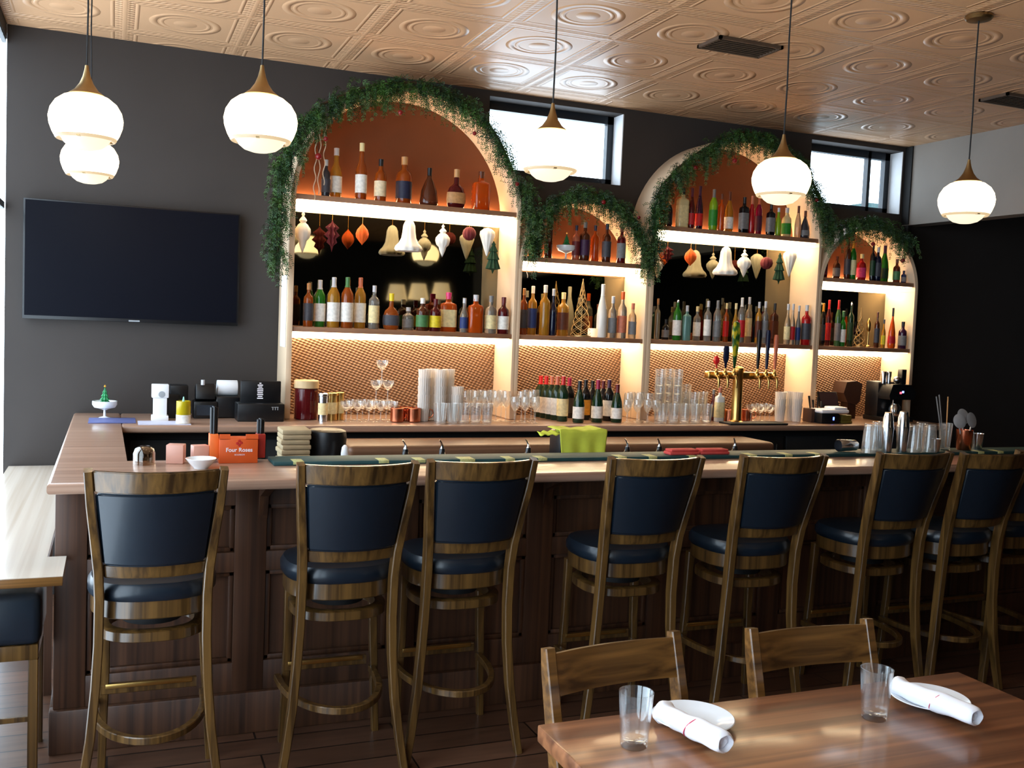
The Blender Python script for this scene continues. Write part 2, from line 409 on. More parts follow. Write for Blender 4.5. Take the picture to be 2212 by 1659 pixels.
# ------------------------------------------------------------------ back counter, cabinets
t = thing('back_counter', 'long wooden back counter under the arched shelves', 'counter', (3, 5.9, 0))
def PA(mb, name, m, par, **k):
    o = mb.build(name, m, par, **k); o.matrix_parent_inverse = Matrix.Translation(-Vector(par.location)); return o
PA(MB().box(.045, XR-.025, 5.578, YW-.003, ZT-.042, ZT, bev=.012, seg=3), 'worktop', WBAR, t)
PA(MB().box(.06, XR-.03, 5.70, YW-.01, .10, ZT-.043), 'cabinet_body', blackm, t)
PA(MB().box(.08, XR-.04, 5.76, YW-.02, 0, .10), 'plinth', blackm, t)
for k in range(8):
    x = .09+k*.725; d = PA(MB().box(x, x+.70, 5.675, 5.698, .14, .98, bev=.004), 'door', blackm, t)
    MB().tube([(x+.62, 5.65, .80), (x+.62, 5.65, .93)], .006).build('handle', chrome, d)
tag(MB().box(1.185, 3.985, 5.20, 5.57, .925, 1.0, bev=.03, seg=4).box(1.25, 1.31, 5.3, 5.5, 0, .925).box(3.86, 3.92, 5.3, 5.5, 0, .925).build('service_ledge', wood('ledge_dark_wood', srgb(84, 56, 40), srgb(124, 88, 64), (14, 1, 1), rough=.45, coat=.05, sc=5, bump=.02)), 'rounded wooden service ledge just below the back counter', 'shelf')

# ------------------------------------------------------------------ front bar
t = thing('bar', 'long wooden panelled bar with a narrow return at its left end', 'bar', (2, 4, 0))
xe = 5.55
L = [(-.21, 3.765), (xe, 3.765), (xe, 4.275), (.045, 4.275), (.045, 5.575), (.045, YW-.002), (-.21, YW-.002)]
mb = MB().prism(L, 'z', ZT-.042, ZT)
es = [e for e in mb.bm.edges if abs(e.verts[0].co.z-e.verts[1].co.z) < 1e-6 and not (e.verts[0].co.y > 6.2 and e.verts[1].co.y > 6.2)]
bmesh.ops.bevel(mb.bm, geom=es, offset=.014, segments=3, affect='EDGES', profile=.5)
PA(mb, 'bar_top', WBAR, t)
PA(MB().box(-.17, xe-.05, 4.01, 4.20, .0, ZT-.043).box(-.17, .03, 4.20, YW-.01, 0, ZT-.043), 'bar_body', WPAN, t)
mb = MB()
mb.box(-.19, xe-.04, 3.985, 4.012, .93, ZT-.044, bev=.003).box(-.19, xe-.04, 3.985, 4.012, .66, .74, bev=.003).box(-.19, xe-.04, 3.985, 4.012, .17, .29, bev=.003)
x = -.175+.635
mb.box(-.192, -.08, 3.982, 4.012, .17, ZT-.044, bev=.003)
while x < xe-.1:
    mb.box(x, x+.125, 3.983, 4.012, .17, ZT-.044, bev=.004); x += .635
PA(mb, 'front_frame', WPAN, t)
mb = MB(); x = -.08
while x < xe-.3:
    for z0, z1 in ((.29, .66), (.74, .93)):
        w = .54 if x < 0 else .51; a, b_ = x, x+w
        for q in ((a, a+.02, z0, z1), (b_-.02, b_, z0, z1), (a, b_, z0, z0+.02), (a, b_, z1-.02, z1)): mb.box(q[0], q[1], 3.995, 4.014, q[2], q[3], bev=.004)
    x += .54+.125 if x < 0 else .635
PA(mb, 'panel_moulding', WPAN, t)
PA(MB().box(-.205, xe-.03, 3.962, 4.02, 0, .17, bev=.006).box(-.205, -.16, 4.02, YW-.01, 0, .17, bev=.004), 'plinth', WPAN, t)
PA(MB().box(-.19, -.165, 4.03, 4.16, .18, ZT-.044, bev=.003), 'corner_post', wood('lit_post_wood', srgb(84, 52, 34), srgb(128, 86, 60), (1, 1, 12), rough=.5, coat=.04), t)  # lighter wood copy: window light on this left face put into the colour
for k, xx in enumerate((.55, 1.8, 3.05, 4.3)):
    PA(MB().prism([(3.80, ZT-.044), (3.985, ZT-.044), (3.985, ZT-.2), (3.95, ZT-.1)], 'x', xx, xx+.035), 'bracket', WPAN, t)

# ledge table by the window and the stool below it
t = thing('ledge_table', 'pale wooden ledge table between the window and the bar', 'table', (-.36, 4.8, 0))
L = [(-.545, 3.66), (-.15, 3.66), (-.15, 3.955), (-.215, 3.955), (-.215, YW-.01), (-.545, YW-.01)]
PA(MB().prism(L, 'z', .735, .765), 'tabletop', WLED, t)
for y in (4.6, 6.1): PA(MB().box(-.53, -.49, y, y+.04, 0, .734).box(-.27, -.23, y, y+.04, 0, .734), 'leg', WPAN, t)
PA(MB().box(-.545, -.15, 3.650, 3.659, .733, .764, bev=.002), 'front_edge', WCH, t)
t = thing('low_stool', 'low navy padded stool tucked under the pale ledge table', 'stool', (-.37, 3.98, 0))
PA(MB().box(-.53, -.225, 3.82, 4.15, .475, .665, bev=.03, seg=3), 'cushion', navy, t)
PA(MB().box(-.52, -.235, 3.83, 4.14, .42, .476, bev=.004), 'seat_frame', WT, t)
for x in (-.505, -.25):
    for y in (3.85, 4.12): PA(MB().bar([(x, y, .42), (x*1.0-.0, y, 0)], .034, .034), 'leg', WT, t)
PA(MB().bar([(-.505, 3.85, .2), (-.25, 3.85, .2)], .02, .02, side=(0, 0, 1)), 'stretcher', WT, t)

# ------------------------------------------------------------------ television
t = thing('television', 'large black flat television mounted on the dark wall', 'television', (.108, YW-.03, 1.96))
PA(MB().box(-.48, .70, YW-.062, YW-.02, 1.612, 2.288, bev=.004), 'casing', blackp, t)
scr = NT('tv_screen'); setp(scr, (.003, .0035, .007, 1), .4, spec=.1); 
PA(MB().box(-.47, .69, YW-.0645, YW-.061, 1.632, 2.28), 'screen', scr.m, t, smooth=False)
PA(MB().box(.08, .14, YW-.0655, YW-.062, 1.616, 1.624), 'maker_badge', mat('grey_print', srgb(150, 155, 160), .5), t, smooth=False)
PA(MB().box(-.1, .3, YW-.02, YW-.002, 1.8, 2.1), 'wall_bracket', blackm, t, smooth=False)

# ------------------------------------------------------------------ pendant lamps
ZL = 2.378
def pendant(x, y, z, lab, first=[]):
    if first:
        o = dup(first[0], (x, y, z), 0, lab)
        return o
    t = thing('pendant_lamp', lab, 'lamp', (x, y, z), group='globe pendant lamps')
    top = ZC-z
    MB().tube([(0, 0, .185), (.002, 0, .4), (-.002, 0, .6), (0, 0, top-.012)], .0035, seg=6).build('cord', blackm, t)
    MB().lathe([(0, top-.001), (.062, top-.001), (.064, top-.012), (.055, top-.022), (.01, top-.026), (0, top-.026)]).build('ceiling_canopy', brassd, t)
    MB().lathe([(0, .192), (.006, .190), (.008, .175), (.014, .150), (.024, .125), (.040, .102), (.058, .088), (.062, .084), (.055, .082), (0, .082)], seg=32).build('brass_cone', brassd, t)
    MB().lathe([(.050, .084), (.078, .076), (.104, .056), (.121, .028), (.127, .000), (.124, -.026), (.114, -.054), (.1065, -.068), (.09, -.066), (.07, -.058)], seg=40).build('glass_globe', globe_m, t)
    MB().lathe([(.1065, -.068), (.1045, -.074), (.100, -.079), (.090, -.076), (.088, -.070), (.1, -.068)], seg=40).build('rim', rim_m, t)
    MB().lathe([(.086, -.058), (.084, -.074), (.074, -.090), (.056, -.104), (.03, -.112), (0, -.114)], seg=32).build('lower_bowl', bowl_m, t)
    mb = MB()
    for k in range(3):
        a = 2*PI*k/3+.3; mb.box(.086, .104, -.006, .006, -.078, -.070, rot=Matrix.Rotation(a, 3, 'Z'), piv=(0, 0, 0))
    mb.build('rim_clip', brassd, t)
    first.append(t); return t
for i, (x, y, lab) in enumerate((
    (.470, 3.60, 'globe pendant lamp hanging alone in front of the dark wall, left of the first arch'),
    (-.105, 3.95, 'larger globe pendant lamp at the far left, hanging over the bar corner'),
    (-.115, 5.02, 'smaller globe pendant lamp seen just below the far left one'),
    (1.585, 3.58, 'globe pendant lamp hanging in front of the first small window'),
    (2.690, 3.58, 'globe pendant lamp hanging in front of the second tall arch'),
    (3.765, 3.58, 'globe pendant lamp at the far right by the pale wall'))):
    pendant(x, y, ZL, lab)
for x, y, lab in ((3.10, 4.55, 'dark slatted air vent in the ceiling above the right tall arch'), (5.26, 4.66, 'dark slatted air vent in the ceiling at the right picture edge')):
    t = thing('ceiling_vent', lab, 'vent', (x, y, ZC))
    mb = MB()
    for q in ((-.20, -.185, -.11, .11), (.185, .20, -.11, .11), (-.20, .20, -.11, -.095), (-.20, .20, .095, .11)): mb.box(q[0], q[1], q[2], q[3], -.018, -.001)
    mb.build('frame', mat('vent_metal', srgb(78, 62, 50), .5), t, smooth=False)
    MB().box(-.185, .185, -.095, .095, -.004, -.001).build('dark_duct_sheet', blackm, t, smooth=False)  # black sheet that stands for the shade inside the duct
    mb = MB()
    for k in range(7): mb.box(-.185, .185, -.09+k*.028, -.078+k*.028, -.014, -.008, rot=Matrix.Rotation(.5, 3, 'X'))
    mb.build('slat', mat('vent_metal', srgb(78, 62, 50), .5), t, smooth=False)

# ------------------------------------------------------------------ bar stools
def make_stool():
    t = thing('bar_stool', '', 'bar stool', (0, 0, 0), group='bar stools along the front of the bar')
    for s in (-1, 1):
        MB().bar([(s*.204, -.300, 1.190), (s*.196, -.272, 1.08), (s*.183, -.235, .96), (s*.172, -.205, .85), (s*.168, -.188, .75), (s*.169, -.178, .60), (s*.176, -.176, .45), (s*.190, -.182, .28), (s*.212, -.192, .12), (s*.232, -.203, 0)],
                 [.026, .028, .030, .031, .031, .031, .031, .031, .030, .028], [.036, .040, .044, .046, .046, .044, .042, .040, .036, .032]).build('rear_leg', WT, t)
        MB().bar([(s*.165+.01, .155, .68), (s*.172+.02, .175, .40), (s*.19+.03, .205, 0)], [.034, .032, .028], [.034, .032, .028]).build('front_leg', WT, t)
    def curved(z0, z1, xa, xb, ya, yb, bow, th, name, m, bev=0):
        mb = MB(); n = 14; A = []
        for k in range(n+1):
            u = -1+2*k/n; q = 1-u*u; row = []
            for z, xx, yy in ((z0, xa, ya), (z1, xb, yb)):
                X = u*xx; Yc = yy-bow*q
                row += [Vector((X, Yc-th/2, z)), Vector((X, Yc+th/2, z))]
            A.append([mb.bm.verts.new(v) for v in row])
        for a, b in zip(A, A[1:]):
            for p, q in ((0, 1), (1, 3), (3, 2), (2, 0)): mb.bm.faces.new((a[p], a[q], b[q], b[p]))
        mb.bm.faces.new((A[0][0], A[0][1], A[0][3], A[0][2])); mb.bm.faces.new((A[-1][0], A[-1][1], A[-1][3], A[-1][2]))
        if bev:
            bmesh.ops.recalc_face_normals(mb.bm, faces=mb.bm.faces)
            bmesh.ops.bevel(mb.bm, geom=[e for e in mb.bm.edges if e.calc_face_angle(0) > .8], offset=bev, segments=3, affect='EDGES')
        return mb.build(name, m, t)
    curved(1.118, 1.188, .186, .192, -.282, -.298, .062, .026, 'top_rail', WT, .004)
    curved(.868, 1.119, .160, .184, -.208, -.282, .055, .040, 'backrest_pad', navy, .010)
    curved(.824, .869, .157, .160, -.198, -.208, .040, .020, 'lower_back_rail', WT, .004)
    MB().lathe([(0, .735), (.203, .735), (.210, .746), (.210, .772), (.198, .792), (.15, .802), (0, .806)], seg=36, n=2.6).build('seat', navy, t)
    MB().lathe([(.196, .674), (.200, .678), (.200, .734), (.16, .734), (.16, .674), (.196, .674)], seg=36, n=2.6).build('seat_apron', WT, t)
    MB().lathe([(.172, .588), (.178, .592), (.178, .622), (.172, .626), (.14, .626), (.14, .588), (.172, .588)], seg=36, n=2.6).build('swivel_ring', WT, t)
    MB().lathe([(0, .626), (.1, .626), (.1, .674), (0, .674)], seg=20).build('swivel_plate', blackm, t)
    # lower stretchers: curved at sides and back, brass-capped footrest in front
    n = 24; pts = []
    for k in range(n+1):
        a = PI*(k/n); pts.append((.188*math.cos(a), .175-.40*math.sin(a)**.8, .275))
    MB().bar(pts, .026, .026, side=(0, 0, 1)).build('ring_stretcher', WT, t)
    fr = MB().bar([(-.165, .175, .315), (.165, .175, .315)], .036, .024, side=(0, 0, 1)).build('footrest', WT, t)
    MB().box(-.15, .15, .158, .166, .318, .336, bev=.003).build('brass_strip', brass, fr)
    return t
stool0 = None
STOOLS = [((190, 1017), (484, 1010)), ((650, 1003), (897, 997)), ((934, 996), (1150, 990)), ((1325, 990), (1512, 985)), ((1612, 985), (1777, 982)), ((1909, 980), (2046, 975)), ((2064, 977), (2200, 972)), ((2205, 973), (2330, 970))]
SL = ['wood and navy bar stool standing at the left end of the bar', 'bar stool second from the left end, close left of the third', 'bar stool third from left, left of the wide gap', 'bar stool fourth from left, right of the wide gap',
      'bar stool fifth from left, behind the left dining chair', 'bar stool sixth from left, behind the right dining chair', 'bar stool seventh from left, in the dim right end', 'bar stool cut off by the right edge of the picture']
for i, (a, b) in enumerate(STOOLS):
    A, B = at(*a, Z=1.19), at(*b, Z=1.19); mid = (A+B)/2; rz = [-.01, .0, .0, -.01, -.02, .0, .0, .0][i]
    loc = mid - Matrix.Rotation(rz, 3, 'Z') @ Vector((0, -.30, 0)); loc.z = 0; loc.y -= .055 if i == 6 else 0
    if stool0 is None: stool0 = make_stool(); stool0.location = loc; stool0.rotation_euler = (0, 0, rz); stool0['label'] = SL[0]
    else: dup(stool0, loc, rz, SL[i])

# ------------------------------------------------------------------ dining table, chairs, place settings
t = thing('dining_table', 'square brown wooden dining table in the right foreground', 'table', (1.6, 1.6, 0))
PA(MB().box(.948, 2.275, 1.18, 2.075, .708, .75, bev=.005), 'tabletop', WTAB, t)
PA(MB().box(1.05, 2.17, 1.28, 1.98, .64, .707), 'apron', WTAB, t)
for x in (1.06, 2.10):
    for y in (1.29, 1.91): PA(MB().box(x, x+.06, y, y+.06, 0, .64, bev=.004), 'leg', WTAB, t)
def make_chair():
    t = thing('dining_chair', '', 'chair', (0, 0, 0), group='dining chairs across the table')   # back is at +y, sitter faces -y
    for s in (-1, 1):
        MB().bar([(s*.202, .235, .862), (s*.202, .222, .80), (s*.202, .195, .70), (s*.200, .165, .58), (s*.198, .15, .44), (s*.198, .155, .25), (s*.2, .185, 0)], [.030]*7, [.030, .040, .046, .048, .046, .042, .036]).build('rear_leg', WCH, t)
        MB().bar([(s*.19, -.2, .42), (s*.185, -.2, 0)], .036, .036).build('front_leg', WCH, t)
    mb = MB(); n = 12; A = []
    for k in range(n+1):
        u = -1+2*k/n; q = 1-u*u
        A.append([mb.bm.verts.new((u*.19, y+.02*q, z)) for y, z in ((.188, .748), (.206, .744), (.236, .846), (.218, .85))])
    for a, b in zip(A, A[1:]):
        for k in range(4): mb.bm.faces.new((a[k], a[(k+1) % 4], b[(k+1) % 4], b[k]))
    mb.bm.faces.new(A[0]); mb.bm.faces.new(A[-1][::-1]); mb.build('top_rail', WCH, t)
    MB().box(-.185, .185, .15, .17, .58, .62, bev=.003).build('lower_back_rail', WCH, t)
    MB().box(-.215, .215, -.225, .17, .425, .455, bev=.01).build('seat', WCH, t)
    MB().bar([(-.19, 0, .2), (.19, 0, .2)], .02, .02, side=(0, 0, 1)).build('stretcher', WCH, t)
    return t
ch = make_chair()
for i, (a, b, lab) in enumerate((((1197, 1425), (1497, 1380), 'wooden dining chair behind the left place setting'), ((1643, 1375), (1925, 1355), 'wooden dining chair behind the right place setting'))):
    A, B = at(*a, Z=.86), at(*b, Z=.86); mid = (A+B)/2; rz = (.1, -.03)[i]
    loc = mid - Matrix.Rotation(rz, 3, 'Z') @ Vector((0, .235, 0)); loc.z = 0
    loc.y += .075
    if i == 0: ch.location = loc; ch.rotation_euler = (0, 0, rz); ch['label'] = lab
    else: dup(ch, loc, rz, lab)
zt = .75
def tumbler(h=.125, r0=.030, r1=.040, th=.0022, base=.010, seg=28):
    return [(0, 0), (r0-.003, 0), (r0, .003), (r1, h), (r1-th, h), (r0-th+.001, base+.004), (r0-.008, base), (0, base)]
def single(mb, name, m, loc, label, cat, group=None, rot=None): return tag(mb.build(name, m, loc=loc, rot=rot), label, cat, group)
g1 = at(1369, 1612, Z=zt); g2 = at(1888, 1552, Z=zt)
gl = single(MB().lathe(tumbler(.128, .031, .040, .0025, .014), seg=36), 'water_glass', GLT, (g1.x, g1.y, zt), 'empty water glass beside the left plate on the dining table', 'glass', 'water glasses on the dining table')
o = gl.copy(); C.objects.link(o); o.location = (g2.x, g2.y, zt); o['label'] = 'empty water glass beside the right plate on the dining table'
for i, (p, na, nb_, lab) in enumerate((((1497, 1553), (1437, 1533), (1560, 1602), 'left'), ((2008, 1511), (1950, 1480), (2095, 1543), 'right'))):
    c = at(*p, Z=zt+.01)
    pl = single(MB().lathe([(0, .002), (.05, .002), (.052, 0), (.056, .001), (.07, .008), (.098, .016), (.1, .0175), (.098, .019), (.07, .011), (.055, .005), (0, .005)], seg=56), 'plate', china, (c.x, c.y, zt), f'round white side plate on the {lab} side of the dining table', 'plate', 'white plates on the dining table')
    a, b = at(*na, Z=zt+.04), at(*nb_, Z=zt+.04); d = (b-a).normalized(); mid = (a+b)/2
    if i: a, b = mid-d*.118, mid+d*.118
    else: a, b = mid-d*.105, mid+d*.105
    tn = thing('rolled_napkin', f'white cloth napkin rolled around cutlery on the {lab} plate', 'napkin', (mid.x, mid.y, zt+.04), math.atan2(d.y, d.x), 'rolled napkins on the plates')
    L2 = (b-a).length/2; mb = MB(); n = 20; sg = 22; R = []
    for k in range(n+1):
        u = -1+2*k/n; row = []
        rr = .0275*(1+.07*math.sin(3*u+i)+.05*math.sin(9*u)) * (1.0 if u > -.8 else 1+.25*(-.8-u)/.2)
        zz = .004*math.sin(u*2)
        for q in range(sg):
            an = 2*PI*q/sg; ra = rr*(1+.045*math.sin(5*an+2*u)+.03*math.sin(2*an+3*u))
            row.append(mb.bm.verts.new((u*L2, ra*math.cos(an), zz-.004+ra*.86*math.sin(an))))
        R.append(row)
    for A_, B_ in zip(R, R[1:]):
        for q in range(sg): mb.bm.faces.new((A_[q], A_[(q+1) % sg], B_[(q+1) % sg], B_[q]))
    for e, sgn in ((R[0], -1), (R[-1], 1)):      # spiral ends: inner folds pushed in
        prev = e
        for f_, dx in ((.78, .006), (.74, -.010), (.42, -.004), (.36, -.012)):
            cen = sum((v.co for v in e), Vector())/sg
            nw = [mb.bm.verts.new(cen+(v.co-cen)*f_+Vector((sgn*dx, 0, 0))) for v in e]
            for q in range(sg): mb.bm.faces.new((prev[q], prev[(q+1) % sg], nw[(q+1) % sg], nw[q]))
            prev = nw
        mb.bm.faces.new(prev)
    mb.build('cloth', napk, tn, ang=70)
    stripe = mat('napkin_red_stripe', srgb(200, 60, 90), .8)
    xx = .01 if i else .005
    MB().tube([(xx+.012*math.sin(an), .0292*math.cos(an), -.004+.0252*math.sin(an)) for an in [2*PI*k/24 for k in range(24)]], .0014, seg=5, closed=True).build('woven_stripe', stripe, tn)
#@@PART3
# ------------------------------------------------------------------ bottles
COL = {'amber': (180, 84, 22), 'brown': (92, 44, 22), 'gold': (226, 160, 50), 'clear': (236, 232, 220), 'green': (38, 130, 36), 'dgreen': (22, 58, 34), 'red': (190, 26, 32), 'dred': (96, 20, 24),
       'white': (236, 232, 224), 'blue': (34, 54, 110), 'navy': (24, 30, 58), 'black': (18, 18, 22), 'grey': (120, 118, 118), 'dgrey': (62, 62, 70), 'cream': (232, 214, 160), 'orange': (226, 92, 20), 'pink': (220, 60, 120),
       'aqua': (150, 208, 200), 'yellow': (232, 206, 40), 'lime': (150, 200, 40), 'magenta': (150, 24, 66), 'silver': (200, 200, 205), 'tan': (190, 140, 90), 'copper': (196, 110, 80), 'purple': (60, 26, 60), 'pale': (226, 206, 170), 'plum': (80, 20, 50), 'green2': (70, 120, 70)}
WORD = {'dgreen': 'dark green', 'dred': 'dark red', 'dgrey': 'dark grey', 'navy': 'dark blue', 'pale': 'pale straw', 'green2': 'green', 'plum': 'plum red', 'clear': 'clear'}
def bglass(c):
    k = 'bottle_glass_'+c
    if k in _mc: return _mc[k]
    m = NT(k); col = srgb(*COL[c]); tr = {'clear': .85, 'pale': .7, 'aqua': .6, 'gold': .6, 'amber': .5, 'orange': .5, 'cream': .1, 'white': .1, 'black': .1, 'silver': .3}.get(c, .4)
    setp(m, col, .08, trans=tr, ior=1.35, coat=.3); _mc[k] = m.m; return m.m
def blabel(c): return mat('label_'+c, srgb(*COL[c]), .55, var=.12, sc=60)
def bcap(c): return mat('cap_'+c, srgb(*COL[c]), .35, var=.03)
# profiles as (radius factor, height factor), label band, superellipse power, depth factor
BT = {
 'wine':   ([(.0, .0), (.92, .0), (1, .02), (1, .60), (.92, .68), (.5, .78), (.34, .83), (.32, .94)], (.12, .50), 2, 1),
 'burg':   ([(.0, .0), (.92, .0), (1, .02), (1, .42), (.85, .56), (.5, .72), (.34, .80), (.32, .94)], (.10, .38), 2, 1),
 'tall':   ([(.0, .0), (.95, .0), (1, .015), (1, .64), (.9, .69), (.42, .75), (.36, .78), (.34, .92)], (.14, .54), 2, 1),
 'short':  ([(.0, .0), (.95, .0), (1, .02), (1, .58), (.9, .66), (.5, .72), (.38, .76), (.36, .90)], (.12, .48), 2, 1),
 'square': ([(.0, .0), (.96, .0), (1, .02), (1, .66), (.92, .71), (.42, .75), (.34, .78), (.33, .90)], (.12, .56), 5, .8),
 'flask':  ([(.0, .0), (.86, .0), (1, .05), (1, .12), (.86, .40), (.5, .62), (.26, .74), (.22, .86)], (.12, .30), 2, .8),
 'round':  ([(.0, .0), (.7, .0), (.9, .06), (1, .22), (.96, .38), (.75, .52), (.4, .60), (.27, .64), (.25, .86)], (.12, .40), 2, .6),
 'slim':   ([(.0, .0), (.95, .0), (1, .015), (1, .50), (.8, .60), (.5, .68), (.42, .74), (.38, .92)], (.12, .44), 2, 1)}
def bottle(kind, x, y, z, h, r, glass, lab, cap, label, group, name='liquor_bottle'):
    prof, band, n, ay = BT[kind]
    t = thing(name, label, 'bottle', (x, y, z), random.uniform(-.3, .3) if n == 2 else random.uniform(-.12, .12), group)
    top = prof[-1]
    body = [(a*r, b*h) for a, b in prof]+[(0, top[1]*h)]
    MB().lathe(body, seg=24, n=n, ay=ay).build('glass_body', bglass(glass), t, ang=50)
    def rad(q):
        for (a0, b0), (a1, b1) in zip(prof[1:], prof[2:]):
            if b0 <= q <= b1: return a0+(a1-a0)*(q-b0)/max(1e-6, b1-b0)
        return prof[-1][0]
    if lab:
        q0, q1 = band; pr = []; k = 5
        pts = [(rad(q0+(q1-q0)*i/k)*r+.0012, (q0+(q1-q0)*i/k)*h) for i in range(k+1)]
        MB().lathe(pts, seg=24, n=n, ay=ay).build('label', blabel(lab), t, ang=50)
    cr = top[0]*r+.0015
    if cap == 'pour':
        MB().lathe([(0, top[1]*h), (cr*.8, top[1]*h), (cr*.8, top[1]*h+.012), (.004, top[1]*h+.016), (.003, h*1.0), (0, h)], seg=12).build('pour_spout', chrome, t)
    elif cap:
        lo = {'wine': .80, 'burg': .78}.get(kind, top[1]-.07)
        MB().lathe([(rad(lo)*r+.0015, lo*h), (cr, (lo+.04)*h), (cr*1.05, h*.995), (cr*.8, h), (0, h)], seg=16).build('cap', bcap(cap), t)
    return t
